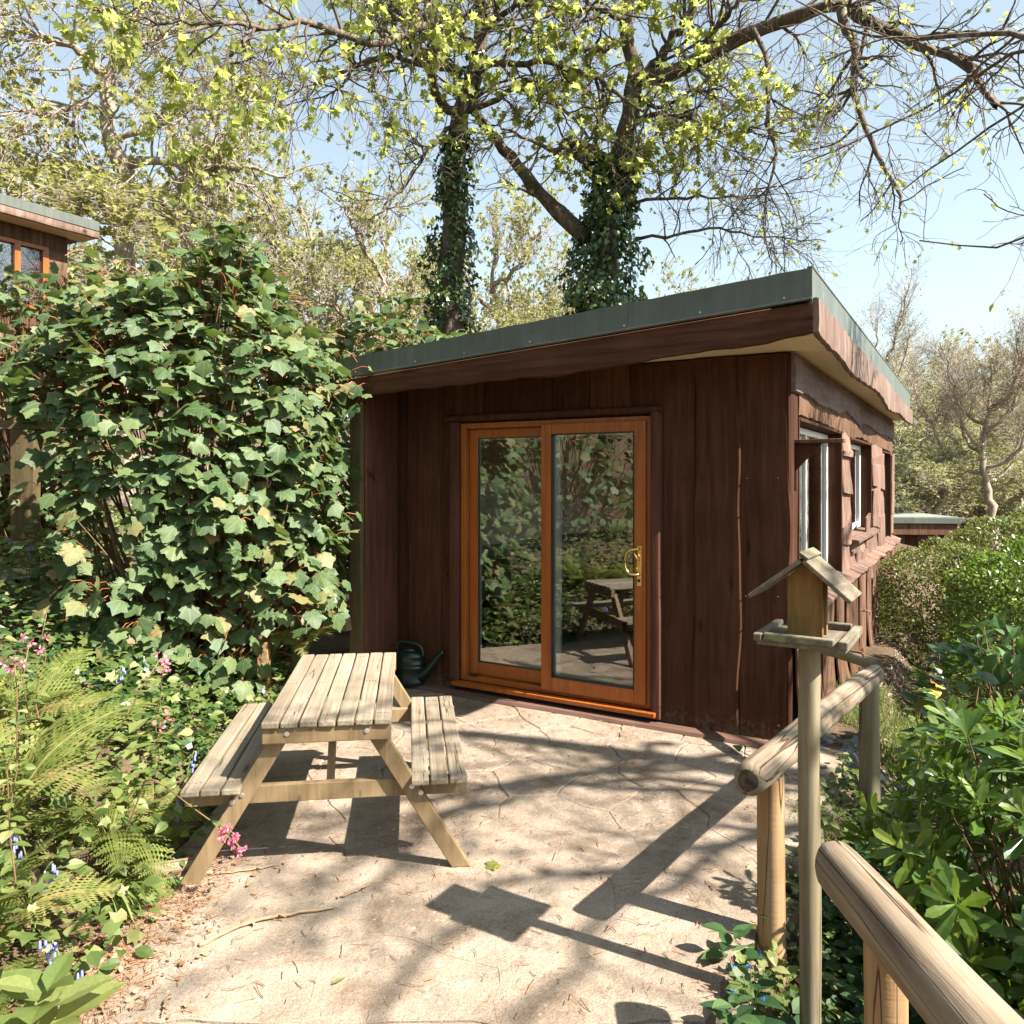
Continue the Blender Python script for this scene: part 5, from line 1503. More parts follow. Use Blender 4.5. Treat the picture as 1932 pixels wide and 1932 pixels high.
campion(g0(-1.88, 3.3), .8, (.42, -.05), 'pink campion arching over towards the sycamore bush', 74)
campion(g0(-2.2, 3.6), .85, (.05, 0), 'pink campion standing behind the ferns', 75, False)
campion(g0(-1.95, 4.2), .62, (.12, -.1), 'pink campion below the sycamore bush left of the bench', 76)
campion(g0(-2.6, 3.2), .9, (.1, .1), 'pink campion higher up the left bank', 77)
campion(g0(-1.72, 3.75), .55, (.08, -.12), 'short campion next to the left bench', 78)
# the long fallen stalk with its pink flowers by the table leg
def fallen_campion():
    loc = g0(-1.72, 3.35); t = thing('fallen_campion', 'long drooping campion stalk with pink flowers hanging beside the left table leg', 'plant', loc)
    l = V(*loc)
    pts = resample(np.array([V(0, 0, 0), V(.12, -.02, .30), at(285, 1470, 3.30) - l, at(365, 1525, 3.24) - l, at(425, 1570, 3.20) - l, at(452, 1600, 3.18) - l]), 22)
    m = MB(); m.tube(pts, np.linspace(.0045, .002, 22), 6); m.build('stalk', M['stem_pink'], t, 0, True)
    rs = np.random.RandomState(3)
    for i in (9, 12, 15, 18):
        for a in (0, 3.1): put_leaf(t, T_OVATE, 'ov', M['undergrowth'], pts[i], (math.cos(a + i), math.sin(a + i) * .5, .3), (0, 0, 1), .035, .6)
    for j, e in enumerate(((425, 1562), (440, 1590), (420, 1578), (455, 1600), (448, 1578))):
        e = at(*e, 3.17) - l
        m = MB(); m.tube([pts[17], (pts[17] + e)/2 + V(0, 0, .01), e], np.full(3, .0014), 5); m.build('flower_stalk', M['stem_green'], t, 0, True)
        pos, tip, up, sz, rn = petals(16, e + rs.randn(3, 3) * .008, .002, j, .016)
        o = obj('flower_head', leaf_mesh('flower_head', [T_DIA], pos, frames(tip, up), sz, rn, M['pink_petal']), None, t); o['kind'] = 'stuff'
fallen_campion()

def bluebell(loc, h, lean, label, seed, strap=7, group='bluebells in the left border'):
    rs = np.random.RandomState(seed)
    t = thing('bluebell', label, 'flower', loc, 0, group)
    q = np.linspace(0, 1, 10)
    pth = np.column_stack([lean[0]*q**2.2, lean[1]*q**2.2, h*(q - .18*q**4)])
    m = MB(); m.tube(pth, np.linspace(.004, .002, 10), 6); m.build('stalk', M['stem_green'], t, 0, True)
    side = nrm(V(lean[0], lean[1], 0) + 1e-6)
    for k in range(9):
        i = 9 - k * .42; j = int(i); c = pth[j] + (pth[min(9, j+1)] - pth[j]) * (i - j)
        c = c + side * .012 * (k % 3) + rs.randn(3) * .006 + V(0, 0, -.012)
        m = MB(); m.lathe([(.0075, -.026), (.0048, -.020), (.0046, -.008), (.003, 0)], tuple(c), 6)
        m.build('bell', M['bell'], t, 0, True)
    for k in range(strap):
        a = rs.rand() * 6.28; d = nrm(V(math.cos(a), math.sin(a), 0)); l = .22 * rs.uniform(.7, 1.2); s = np.linspace(0, 1, 6)
        p2 = np.array([d * l * z * .8 + V(0, 0, l * (1.1*z - z*z)) for z in s]); sd = np.cross(d, V(0, 0, 1)); ww = .005 * (1 - s**3)
        me = np_mesh('strap_leaf', np.concatenate([p2 - sd*ww[:, None], p2 + sd*ww[:, None]]), [np.array([(i, i+1, 7+i, 6+i) for i in range(5)])], np.full(12, rs.uniform(.3, .9))); me.materials.append(M['grass'])
        obj('strap_leaf', me, None, t)
M['bell'] = plain('bluebell_bell', (.20, .21, .60), .6, 0, .3, .25, 30)
for k, (x, y, h, lx, ly, lb) in enumerate(((-1.43, 2.50, .30, .05, -.02, 'bluebell leaning over the patio at the lower left'), (-1.40, 2.40, .22, .06, -.01, 'lower bluebell beneath the one leaning over the patio'), (-1.50, 2.62, .34, -.05, -.03, 'bluebell nodding to the left at the lower left edge'),
        (-1.75, 2.85, .36, .07, 0, 'bluebell between the ferns and the grass tuft'), (-1.82, 2.95, .38, -.06, 0, 'bluebell beside the low fern fronds'), (-1.70, 4.05, .40, .05, 0, 'violet bluebell next to the back of the left bench'), (-1.62, 3.72, .30, .04, -.03, 'bluebell under the left bench edge'), (-2.3, 4.5, .42, .05, 0, 'bluebell at the foot of the sycamore bush'),
        (-1.98, 2.7, .34, .04, 0, 'bluebell at the left edge below the campions'), (-4.3, 6.9, .4, .05, 0, 'bluebell beside the upper path'), (-4.6, 7.2, .4, -.05, 0, 'bluebell below the terrace handrail'))):
    bluebell(g0(x, y), h, (lx, ly), lb, 80 + k)

def rosette(name, loc, n, size, tpl, mat, label, seed, group, hgt=.12, flower=None, cat='plant', spread=.06):
    rs = np.random.RandomState(seed)
    t = thing(name, label, cat, loc, 0, group)
    for k in range(n):
        a = k * 2.4 + rs.uniform(-.3, .3); z = hgt * (k / n) + rs.uniform(0, .02); s = spread * (1 - .5 * k / n)
        d = V(math.cos(a), math.sin(a), .1 + .4 * k / n + rs.uniform(-.15, .15))
        put_leaf(t, tpl, 'ro%d' % id(tpl), mat, (math.cos(a)*s*.3, math.sin(a)*s*.3, z), d, nrm(V(-math.cos(a)*.3, -math.sin(a)*.3, 1)), rs.uniform(*size) * (1 - .35 * k / n), rs.rand())
    if flower:
        cs = rs.randn(flower, 3) * V(.07, .07, .02) + V(0, 0, hgt + .05)
        m = MB()
        for c in cs: m.tube([(0, 0, hgt * .4), tuple(c * V(.5, .5, .9)), tuple(c)], np.full(3, .0013), 4)
        o = m.build('flower_stalks', M['stem_green'], t); o['kind'] = 'stuff'
        pos, tip, up, sz, rn = petals(8, cs, .001, seed, .010)
        o = obj('flowers', leaf_mesh('flowers', [T_DIA], pos, frames(tip, up), sz, rn, M['alkanet_petal']), None, t); o['kind'] = 'stuff'
    return t
rosette('border_plant', (-1.24, 2.06, float(gz(-1.24, 2.06)) + .30), 14, (.16, .24), T_OVATE, M['undergrowth'], 'big soft leaved plant in the lower left corner of the photo', 90, None, .16, None, 'plant', .1)
AL = 'dark leaved alkanets at the foot of the posts'
for k, (x, y, n, s0, s1, fl, lb) in enumerate(((.80, 2.60, 16, .09, .16, 6, 'alkanet with bright blue flowers left of the bird table post'), (.90, 2.45, 16, .09, .17, 4, 'alkanet with a few blue flowers in front of the bird table post'), (1.12, 2.42, 16, .08, .15, 3, 'alkanet with blue flowers between bird table post and handrail'), (.80, 2.84, 11, .09, .16, 0, 'alkanet with one long leaf lying on the patio edge'), (1.02, 2.28, 16, .09, .16, 0, 'alkanet without flowers at the bottom edge of the photo'), (.70, 2.46, 14, .08, .15, 0, 'leafy alkanet spilling onto the patio near the bottom of the photo'), (.76, 2.30, 14, .10, .17, 0, 'broad dark alkanet left of the post at the very bottom of the photo'), (.96, 2.62, 12, .07, .13, 0, 'small alkanet hugging the foot of the bird table post'), (1.06, 2.78, 12, .06, .12, 0, 'small alkanet between the nearer fence post and the bird table post'),
        (1.14, 2.95, 9, .06, .10, 0, 'small leafy plant just right of the nearer fence post'), (.86, 2.24, 14, .10, .16, 0, 'large leaved alkanet in the shade at the bottom of the photo'), (1.28, 2.75, 10, .05, .09, 0, 'pale mint like plant in the sun behind the bird table post'), (1.42, 3.1, 12, .06, .10, 0, 'leafy weed below the near end of the log handrail'), (1.95, 3.95, 10, .05, .1, 0, 'weed with purple flowers by the far fence post'), (1.75, 4.0, 12, .05, .09, 0, 'tall nettle like weed against the edging stones'))):
    rosette('alkanet', g0(x, y), n, (s0, s1), T_OVATE, M['alkanet'] if k not in (9, 11, 13) else M['undergrowth'], lb, 100 + k, AL if k < 9 else None, .17 if k < 9 else .2, fl)
for k, (x, y, lb) in enumerate(((-1.62, 3.55, 'broad leaved plant touching the front of the left bench'), (-1.95, 3.95, 'broad leaved plant with large pale leaves behind the left bench'), (-2.1, 4.5, 'large pale leaf plant standing under the sycamore bush'), (-1.72, 4.4, 'ivy like plant under the far end of the left bench'), (-1.6, 3.25, 'leafy seedling beside the foot of the left table leg'))):
    rosette('border_plant', g0(x, y), 12, (.10, .19), T_MAPLE[0] if k in (2, 4) else T_OVATE, M['undergrowth'], lb, 130 + k, None, .32 if k < 3 else .15)

# ------------------------------------------------------------------ litter: needles, dead leaves, twigs
def litter():
    rs = np.random.RandomState(8)
    n = 5200
    x = np.concatenate([-1.42 + .12 * rs.randn(n // 2) - .05, rs.uniform(-1.45, .9, n // 4), rs.uniform(.7, 3.6, n - n//2 - n//4)])
    y = np.concatenate([rs.uniform(2.3, 3.6, n // 2), rs.uniform(2.5, 6.0, n // 4), rs.uniform(2.3, 8, n - n//2 - n//4)])
    keep = ~((y > 4.9) & (x < 1.95 + .593*(y - 5.1) + .1) & (x > -1.2)) | (y < 5.0 - .593 * (x - 1.8))
    x, y = x[keep], y[keep]; n = len(x)
    pat = (x > -1.5) & (x < .66 + .584*(np.clip(y, 2.5, None) - 2.5))
    z = np.where(pat, np.maximum(.004, gz(x, y)), gz(x, y) + .012) + .006 * rs.rand(n)
    a = rs.rand(n) * 6.28; L_ = rs.uniform(.012, .05, n) * np.where(rs.rand(n) < .2, 1.8, 1)
    d = np.column_stack([np.cos(a), np.sin(a), .12 * rs.randn(n)])
    c = np.column_stack([x, y, z])
    path = np.stack([c - d * L_[:, None] * .5, c + .1 * L_[:, None] * rs.randn(n, 3) * V(1, 1, .2), c + d * L_[:, None] * .5], 1)
    v, f = batch_tubes(path, np.full((n, 3), .0011) * rs.uniform(.6, 1.7, (n, 1)), 3)
    o = obj('pine_needles', np_mesh('pine_needles', v, [f]), M['needle']); tag(o, 'dry needles and twig scraps scattered over the ground', 'litter', None, 'stuff')
    k = 800
    x = np.concatenate([-1.45 + .18 * rs.randn(k // 2), rs.uniform(.9, 4.2, k - k // 2)]); y = np.concatenate([rs.uniform(2.3, 3.7, k // 2), rs.uniform(2.2, 9, k - k // 2)])
    keep = ~((y > 4.9) & (x < 1.98 + .593*(y - 5.1))); x, y = x[keep], y[keep]; k = len(x)
    p = np.column_stack([x, y, np.maximum(gz(x, y), np.where((x > -1.5) & (x < .66 + .584*(np.clip(y, 2.5, None)-2.5)), .0, -9)) + .012])
    tip = nrm(np.column_stack([rs.randn(k, 2), .2 * rs.randn(k)])); up = nrm(V(0, 0, 1) + .5 * rs.randn(k, 3))
    o = obj('dead_leaves', leaf_mesh('dead_leaves', [T_SMALL, T_OVATE], p, frames(tip, up), rs.uniform(.010, .032, k), rs.rand(k), M['dead_leaf'])); tag(o, 'brown dead leaves lying along the borders', 'litter', None, 'stuff')
litter()
def stick(pts, r, label, name='fallen_twig'):
    pts = resample(np.array([(x, y, .008 + z) for x, y, z in pts]), 16); pts[:, :2] += .004 * R.randn(16, 2)
    c = pts[0].copy(); t = thing(name, label, 'twig', tuple(c))
    m = MB(); m.tube(pts - c, np.linspace(r, r * .45, 16), 7); m.build('stick', M['twig'], t, 0, True)
    m = MB(); i = 9; m.tube([pts[i] - c, pts[i] - c + V(.04, -.03, .012)], np.array([r * .6, r * .25]), 5); m.build('side_shoot', M['twig'], t, 0, True)
stick([(-1.165, 2.90, 0), (-1.10, 2.98, .002), (-.98, 3.07, .004), (-.80, 3.13, .004), (-.72, 3.16, 0)], .0085, 'long pale curved twig lying on the patio in front of the table')
stick([(-.72, 3.24, 0), (-.66, 3.28, 0), (-.60, 3.36, 0)], .0045, 'short brown twig just above the long curved one')
stick([(-1.15, 2.62, 0), (-1.145, 2.56, .002), (-1.13, 2.52, 0)], .006, 'short thick dark stick at the bottom left of the patio')
stick([(-1.28, 3.43, 0), (-1.15, 3.47, 0), (-1.05, 3.52, 0)], .005, 'thin twig pointing at the left table leg')
lg = thing('rotten_log', 'small rotten log lying among needles by the left table leg', 'log', (-1.66, 3.38, .03), .35)
log_mesh(.30, .036, .03, 44, 14, 14).build('stump', M['log_grey'], lg, 0, True)
def single_leaf(loc, size, label, mat='dead_leaf', tpl=None, r=.7):
    t = thing('fallen_leaf', label, 'leaf', loc, R.rand() * 6.28)
    put_leaf(t, tpl or T_MAPLE[1], 'fl%d' % id(tpl), M[mat], (0, 0, .004), (0, 1, .05), (0, 0, 1), size, r)
single_leaf((-.06, 3.52, .004), .07, 'small green maple leaf sprig on the patio right of the bench', 'spring_leaf')
single_leaf((-1.02, 3.06, .004), .05, 'curled brown leaf on the patio above the curved twig')
single_leaf((-.62, 2.68, .004), .06, 'narrow green leaf lying alone near the bottom of the patio', 'undergrowth', T_BLADE)
single_leaf((1.44, 5.0, .03), .10, 'dark fallen leaf against the foot of the cabin wall', 'alkanet', T_OVATE)
yl = thing('maple_seedling', 'yellowing maple seedling on the garden path beyond the fence', 'plant', g0(3.55, 6.6))
for k in range(9):
    a = k * 2.4; put_leaf(yl, T_MAPLE[1], 'ml', M['yellow_leaf'] if k > 5 else M['undergrowth'], (0, 0, .06 + .035*k), (math.cos(a), math.sin(a), -.2), (.2, -.2, 1), .17, .5)
m = MB(); m.tube([(0, 0, -.02), (.01, 0, .2), (0, .01, .38)], np.array([.006, .005, .003]), 6); m.build('stalk', M['stem_red'], yl, 0, True)

# crumpled black plastic sheet and gravel strip beside the cabin
def sheet():
    rs = np.random.RandomState(5); n = 18; c = V(2.28, 5.0)
    u = np.linspace(-.5, .5, n); X, Y = np.meshgrid(u * .62, u * .75)
    x = c[0] + X * .86 + Y * .5; y = c[1] - X * .5 + Y * .86
    z = gz(x, y) + .02 + .018 * np.sin(X*21 + Y*9) * np.sin(Y*17 - X*11) + .004 * rs.randn(n, n)
    i = (np.arange(n-1)[:, None] * n + np.arange(n-1)[None]).ravel()
    o = obj('plastic_sheet', np_mesh('plastic_sheet', np.stack([x, y, z], -1).reshape(-1, 3), [np.stack([i, i+1, i+n+1, i+n], -1)]), M['black'])
    tag(o, 'crumpled black plastic sheet on the ground beside the cabin corner', 'plastic sheet')
    m = o.modifiers.new('thick', 'SOLIDIFY'); m.thickness = .003
    n = 1500; q = rs.rand(n) * 7; w = rs.rand(n)
    x = 2.05 + .51*q + .62*w; y = 4.85 + .86*q - .2*w
    p = np.column_stack([x, y, gz(x, y) + .006])
    tv = np.array([(1, 0, 0), (-.6, .8, 0), (-.5, -.9, 0), (0, 0, .7), (0, 0, -.5)], float); f3 = [(0, 1, 3), (1, 2, 3), (2, 0, 3), (1, 0, 4), (2, 1, 4), (0, 2, 4)]
    o = obj('gravel', leaf_mesh('gravel', (tv, f3, []), p, frames(nrm(rs.randn(n, 3)), nrm(rs.randn(n, 3))), rs.uniform(.008, .022, n), rs.rand(n), M['stone_chip'])); tag(o, 'loose stone chippings along the side of the cabin', 'gravel', None, 'stuff')
M['stone_chip'] = plain('stone_chipping', (.34, .28, .22), .9, 0, .2, .3, 14)
sheet()
def gravel_path():
    n = 26; P_ = []
    for i in range(n):
        s = i / (n - 1); c = at(270 - 330*s, 975 + 12*s, 7.1 - .2*s)
        P_.append((c[0], c[1]))
    vs = []; 
    for x, y in P_:
        for w in (-.38, .55): vs.append((x, y + w, float(gz(x, y + w)) + .03))
    o = obj('terrace_path', np_mesh('terrace_path', np.array(vs), [np.array([(2*i, 2*i+2, 2*i+3, 2*i+1) for i in range(n-1)])]), M['path']); o['kind'] = 'structure'
M['path'] = plain('pinkish_gravel', (.36, .28, .23), .95, 0, .1, .3, 60, .5)
gravel_path()
# ------------------------------------------------------------------ trees
def twig_leaves(tw, per, size, rs, droop=.35, spread=.05, t0=.45):
    """leaves along the outer part of each twig"""
    N, P, _ = tw.shape
    n = int(N * per)
    sub = np.nonzero(rs.rand(N) < .42)[0] if N > 30 else np.arange(N)   # young leaves sit in tufts, many twigs are still bare
    idx = sub[rs.randint(0, len(sub), n)]; t = t0 + (1 - t0) * rs.rand(n) ** .5
    x = t * (P - 1); k = np.clip(x.astype(int), 0, P - 2); u = (x - k)[:, None]
    p = tw[idx, k] * (1 - u) + tw[idx, k+1] * u
    d = nrm(tw[idx, k+1] - tw[idx, k])
    tip = nrm(d * .5 + .7 * rs.randn(n, 3) + V(0, 0, -droop))
    up = nrm(V(0, 0, .8) + .6 * rs.randn(n, 3))
    return p + spread * .3 * rs.randn(n, 3), tip, up, rs.uniform(*size, n), rs.rand(n)

def tree(name, label, limbs, bark, leafm, tpl, loc=None, seed=1, group=None, ivy=None, twig_r=(.0095, .0026), cat='tree', sub=(1.2, .5), rough_trunk=True, branch_mat=None):
    """limbs: dicts with pts, r0, r1 and n1 branches, n2 twigs, leaves per twig, leaf size"""
    rs = np.random.RandomState(seed)
    base = limbs[0]['pts'][0] if loc is None else np.asarray(loc, float)
    t = thing(name, label, cat, tuple(base), 0, group)
    BP, BR, TP, TR, LF = [], [], [], [], []
    for li, lm in enumerate(limbs):
        P = 28 if li == 0 else 18
        pts = resample(lm['pts'], P) - base
        s = np.linspace(0, 1, P)
        pts[1:] += (lm.get('wob', .02) * rs.randn(P - 1, 3))
        rad = (lm['r0'] * (1 - s) + lm['r1'] * s) * (1 + .06 * rs.randn(P))
        if li == 0: rad *= 1 + .5 * np.exp(-s * 14)
        sides = 14 if lm['r0'] > .1 else 7
        v, f = batch_tubes(pts[None], rad[None], sides)
        if lm['r0'] > .1 and rough_trunk: v = v + .012 * rs.randn(*v.shape)
        obj('trunk' if li == 0 else 'limb', np_mesh('trunk' if li == 0 else 'limb', v, [f], None, True), bark, t)
        n1 = lm.get('n1', 0)
        if n1:
            L1 = lm.get('L1', (.8, 2.2)); b1 = lm.get('b1', (0, 0, .02))
            bp, br = grow(pts[None], rad[None], n1, lm.get('tr', (.15, 1)), (30, 75), L1, 9, lm.get('rb', .03), .006, .2, b1, rs, .3, .55)
            bp2, br2 = grow(bp, br, n1 * lm.get('m', 3), (.25, 1), (25, 70), (L1[0] * .5, L1[1] * .55), 7, .014, .004, .2, lm.get('b2', (0, 0, -.02)), rs, .3)
            n2 = lm.get('n2', n1 * 14)
            src = [(bp, br, .35), (bp2, br2, .65)]
            for a, b, q in src:
                tp, tr_ = grow(a, b, max(4, int(n2 * q)), (.2, 1), (20, 65), lm.get('L2', (.25, .75)), 6, twig_r[0], twig_r[1], .22, lm.get('b2', (0, 0, -.02)), rs, .3)
                TP.append(tp); TR.append(tr_)
                if lm.get('per', 0): LF.append(twig_leaves(tp, lm['per'], lm['ls'], rs, lm.get('droop', .35)))
            BP += [bp, ]; BR += [br, ]
            bp2r = np.stack([resample(q, 9) for q in bp2]) if len(bp2) else bp2
            BP.append(bp2r); BR.append(np.stack([np.interp(np.linspace(0, 1, 9), np.linspace(0, 1, 7), q) for q in br2]))
    bm = branch_mat or bark
    if BP:
        v, f = batch_tubes(np.concatenate(BP), np.concatenate(BR), 5)
        o = obj('branches', np_mesh('branches', v, [f], None, True), bm, t); o['kind'] = 'stuff'
        v, f = batch_tubes(np.concatenate(TP), np.concatenate(TR), 3)
        o = obj('twigs', np_mesh('twigs', v, [f]), bm, t); o['kind'] = 'stuff'
    if LF:
        q = [np.concatenate(a) for a in zip(*LF)]
        o = obj('crown', leaf_mesh('crown', tpl, q[0], frames(q[1], q[2]), q[3], q[4], leafm), None, t); o['kind'] = 'stuff'
    for iv in (ivy or []):
        # ivy sleeve: leaves standing off the trunk
        pts = resample(np.asarray(iv['pts'], float), 24) - base; n = iv['n']
        s = rs.rand(n); x = s * 23; k = np.clip(x.astype(int), 0, 22); u = (x - k)[:, None]
        c = pts[k] * (1 - u) + pts[k+1] * u; a = rs.rand(n) * 6.2832
        out = np.column_stack([np.cos(a), np.sin(a), np.zeros(n)])
        rr = np.interp(s, np.linspace(0, 1, len(iv['r'])), iv['r']) * (1 + .20 * np.sin(s * 22 + a * 2) + .16 * np.sin(s * 47 - a * 3 + 1)) * rs.uniform(.66, 1.12, n)
        gap = np.sin(a * 2 + s * 9) + np.sin(s * 23 + a) > iv.get('gap', 9)
        p = c + out * rr[:, None]
        keep = ~gap; p, out = p[keep], out[keep]; n = len(p)
        tip = nrm(out * .35 + V(0, 0, -.8) + .4 * rs.randn(n, 3)); up = nrm(out + V(0, 0, .45) + .4 * rs.randn(n, 3))
        o = obj('ivy', leaf_mesh('ivy', [T_IVY], p, frames(tip, up), rs.uniform(.06, .12, n), rs.rand(n), M['ivy']), None, t); o['kind'] = 'stuff'
    return t

def tr(pts, Y0, Y1=None):
    """trace of picture points, the depth running from Y0 to Y1"""
    Y1 = Y0 if Y1 is None else Y1
    n = len(pts); return np.array([at(x, y, Y0 + (Y1 - Y0) * i / (n - 1)) for i, (x, y) in enumerate(pts)])

YA, YB = 13.0, 12.4
SL = dict(per=1.9, ls=(.09, .16))
trunkA = tr([(862, 960), (858, 700), (850, 560), (856, 430), (860, 320), (868, 245), (872, 200), (893, 150), (905, 90), (912, 20), (916, -70), (925, -160)], YA)
limbsA = [dict(pts=trunkA, r0=.27, r1=.09, n1=20, n2=260, tr=(.62, 1), L1=(1.2, 3.2), **SL),
    dict(pts=tr([(866, 212), (838, 203), (820, 160), (814, 112), (822, 60), (800, 50), (765, 57), (725, 80), (670, 75), (620, 55), (565, 38), (530, 48), (480, 55), (420, 42), (340, 60)], YA, 7.6), r0=.085, r1=.014, n1=34, n2=384, L1=(.5, 1.6), b2=(0, 0, -.10), per=1.72, ls=(.09, .15)),
    dict(pts=tr([(866, 140), (820, 115), (785, 100), (760, 80), (740, 30), (725, -30)], YA, 11.5), r0=.09, r1=.03, n1=14, n2=148, L1=(.8, 2.0), **SL),
    dict(pts=tr([(812, 128), (740, 105), (685, 120), (635, 142), (585, 155), (520, 200)], 12.6, 9.0), r0=.05, r1=.01, n1=24, n2=260, L1=(.5, 1.5), b2=(0, 0, -.10), per=1.84, ls=(.06, .12)),
    dict(pts=tr([(852, 240), (800, 295), (772, 340), (715, 395), (672, 450)], YA, 11.0), r0=.04, r1=.008, n1=14, n2=161, L1=(.5, 1.5), b2=(0, 0, -.08), per=1.03, ls=(.05, .09)),
    dict(pts=tr([(893, 150), (930, 120), (985, 118), (1045, 120), (1090, 138), (1130, 150), (1172, 182), (1215, 212)], YA, 11.2), r0=.065, r1=.02, n1=16, n2=204, L1=(.5, 1.4), **SL),
    dict(pts=tr([(880, 210), (925, 195), (960, 168), (1000, 155), (1060, 200), (1120, 262), (1170, 272)], YA, 11.6), r0=.055, r1=.015, n1=16, n2=186, L1=(.5, 1.4), per=2.53, ls=(.07, .14)),
    dict(pts=tr([(905, 60), (945, 30), (985, 0), (1020, -40)], YA, 11), r0=.06, r1=.02, n1=20, n2=260, L1=(.6, 1.8), per=2.64, ls=(.10, .17)),
    dict(pts=tr([(900, 90), (850, 40), (810, 0), (780, -50)], YA, 10), r0=.06, r1=.02, n1=20, n2=235, L1=(.6, 1.8), per=2.18, ls=(.10, .17)),
    dict(pts=tr([(480, 55), (430, 110), (380, 170), (330, 230)], 8.2, 7.4), r0=.018, r1=.005, n1=12, n2=55, L1=(.3, .7), b2=(0, 0, -.12), per=2.99, ls=(.08, .13)),
    dict(pts=tr([(420, 42), (300, 40), (220, 30), (160, 10)], 7.9, 7.0), r0=.02, r1=.006, n1=14, n2=68, L1=(.3, .7), b2=(0, 0, -.12), per=2.99, ls=(.08, .13)),
    dict(pts=tr([(565, 38), (540, 90), (490, 140), (450, 210), (430, 260)], 8.8, 7.9), r0=.016, r1=.005, n1=12, n2=55, L1=(.3, .7), b2=(0, 0, -.12), per=2.76, ls=(.08, .13))]
tree('ivy_clad_tree', 'tall sycamore with one straight ivy clad trunk behind the middle of the cabin roof', limbsA, M['bark_dark'], M['spring_leaf'], [T_SMALL], seed=2,
     ivy=[dict(pts=tr([(862, 900), (852, 640), (848, 560), (852, 430), (858, 330), (866, 250)], YA - .02), r=[.40, .40, .42, .40, .36, .30, .20], n=4200, gap=1.25),
          dict(pts=tr([(885, 180), (893, 130), (900, 100)], YA), r=[.16, .2, .14], n=220)])

trunkB = tr([(1150, 960), (1142, 700), (1138, 560), (1143, 470), (1150, 400), (1166, 325), (1181, 250), (1191, 200), (1197, 150), (1191, 100), (1182, 50), (1181, 0), (1178, -80), (1186, -160)], YB)
limbsB = [dict(pts=trunkB, r0=.30, r1=.06, n1=20, n2=202, tr=(.6, 1), L1=(1.0, 2.6), **SL),
    dict(pts=tr([(1108, 452), (1073, 418), (1031, 376), (1001, 345), (976, 311), (950, 281), (926, 248), (905, 222), (880, 150)], YB, 13.4), r0=.125, r1=.05, n1=8, n2=72, L1=(.6, 1.8), per=1.15, ls=(.06, .11), wob=.012),
    dict(pts=tr([(1196, 150), (1235, 140), (1262, 140), (1316, 115), (1391, 75), (1466, 45), (1516, 25), (1566, 5), (1600, 12), (1631, 35), (1676, 55), (1716, 80), (1766, 95), (1816, 120), (1846, 165), (1878, 202)], YB, 9.2), r0=.13, r1=.03, n1=34, n2=367, L1=(.6, 1.8), b1=(0, 0, -.04), b2=(0, 0, -.05), per=0.86, ls=(.04, .085), droop=.8, wob=.012),
    dict(pts=tr([(1588, 20), (1596, 55), (1616, 88), (1611, 165), (1626, 225), (1656, 290), (1681, 340), (1698, 365), (1699, 393)], 10.4, 9.6), r0=.065, r1=.016, n1=14, n2=115, L1=(.4, 1.3), b2=(0, 0, -.05), per=0.92, ls=(.04, .08), droop=.8, wob=.008),
    dict(pts=tr([(1421, 55), (1446, 110), (1448, 190), (1448, 240), (1466, 285), (1451, 340), (1443, 400), (1448, 475), (1471, 505)], 11.2, 10.4), r0=.038, r1=.007, n1=20, n2=202, L1=(.5, 1.6), b2=(0, 0, -.06), per=0.80, ls=(.035, .075), droop=.8, wob=.01),
    dict(pts=tr([(1197, 152), (1246, 110), (1276, 65), (1296, 40), (1320, -20), (1340, -90)], YB, 11.4), r0=.09, r1=.04, n1=18, n2=202, L1=(.7, 1.9), **SL),
    dict(pts=tr([(1188, 65), (1150, 88), (1128, 92), (1094, 93), (1081, 74)], YB, 12.0), r0=.065, r1=.045, n1=4, n2=28, L1=(.4, 1.0), per=2.76, ls=(.07, .13)),
    dict(pts=tr([(1170, 310), (1120, 280), (1066, 270), (1045, 285), (1000, 262), (940, 235)], YB, 11.8), r0=.06, r1=.015, n1=14, n2=125, L1=(.5, 1.4), per=2.07, ls=(.06, .12)),
    dict(pts=tr([(1185, 380), (1240, 375), (1310, 372), (1390, 372), (1460, 350), (1540, 330)], YB, 10.8), r0=.03, r1=.006, n1=22, n2=202, L1=(.5, 1.5), b2=(0, 0, -.03), per=0.63, ls=(.035, .07), droop=.8),
    dict(pts=tr([(1200, 450), (1260, 445), (1330, 432), (1400, 440), (1480, 452), (1560, 455)], YB, 10.6), r0=.03, r1=.005, n1=20, n2=163, L1=(.4, 1.3), b2=(0, 0, -.02), per=0.63, ls=(.035, .07), droop=.8),
    dict(pts=tr([(1190, 230), (1250, 215), (1310, 225), (1370, 250), (1430, 235)], YB, 10.8), r0=.05, r1=.01, n1=26, n2=251, L1=(.5, 1.4), b2=(0, 0, -.05), per=2.99, ls=(.06, .13)),
    dict(pts=tr([(1200, 180), (1240, 200), (1300, 175), (1360, 165)], YB, 11.0), r0=.045, r1=.012, n1=20, n2=202, L1=(.5, 1.3), per=3.45, ls=(.07, .14)),
    dict(pts=tr([(1183, 40), (1130, 20), (1070, 20), (1010, 40), (960, 60)], YB, 10.8), r0=.05, r1=.012, n1=20, n2=193, L1=(.5, 1.5), per=3.68, ls=(.08, .15)),
    dict(pts=tr([(1316, 115), (1340, 60), (1390, 10), (1420, -60)], 12, 11), r0=.05, r1=.02, n1=14, n2=125, L1=(.6, 1.6), per=1.03, ls=(.05, .09))]
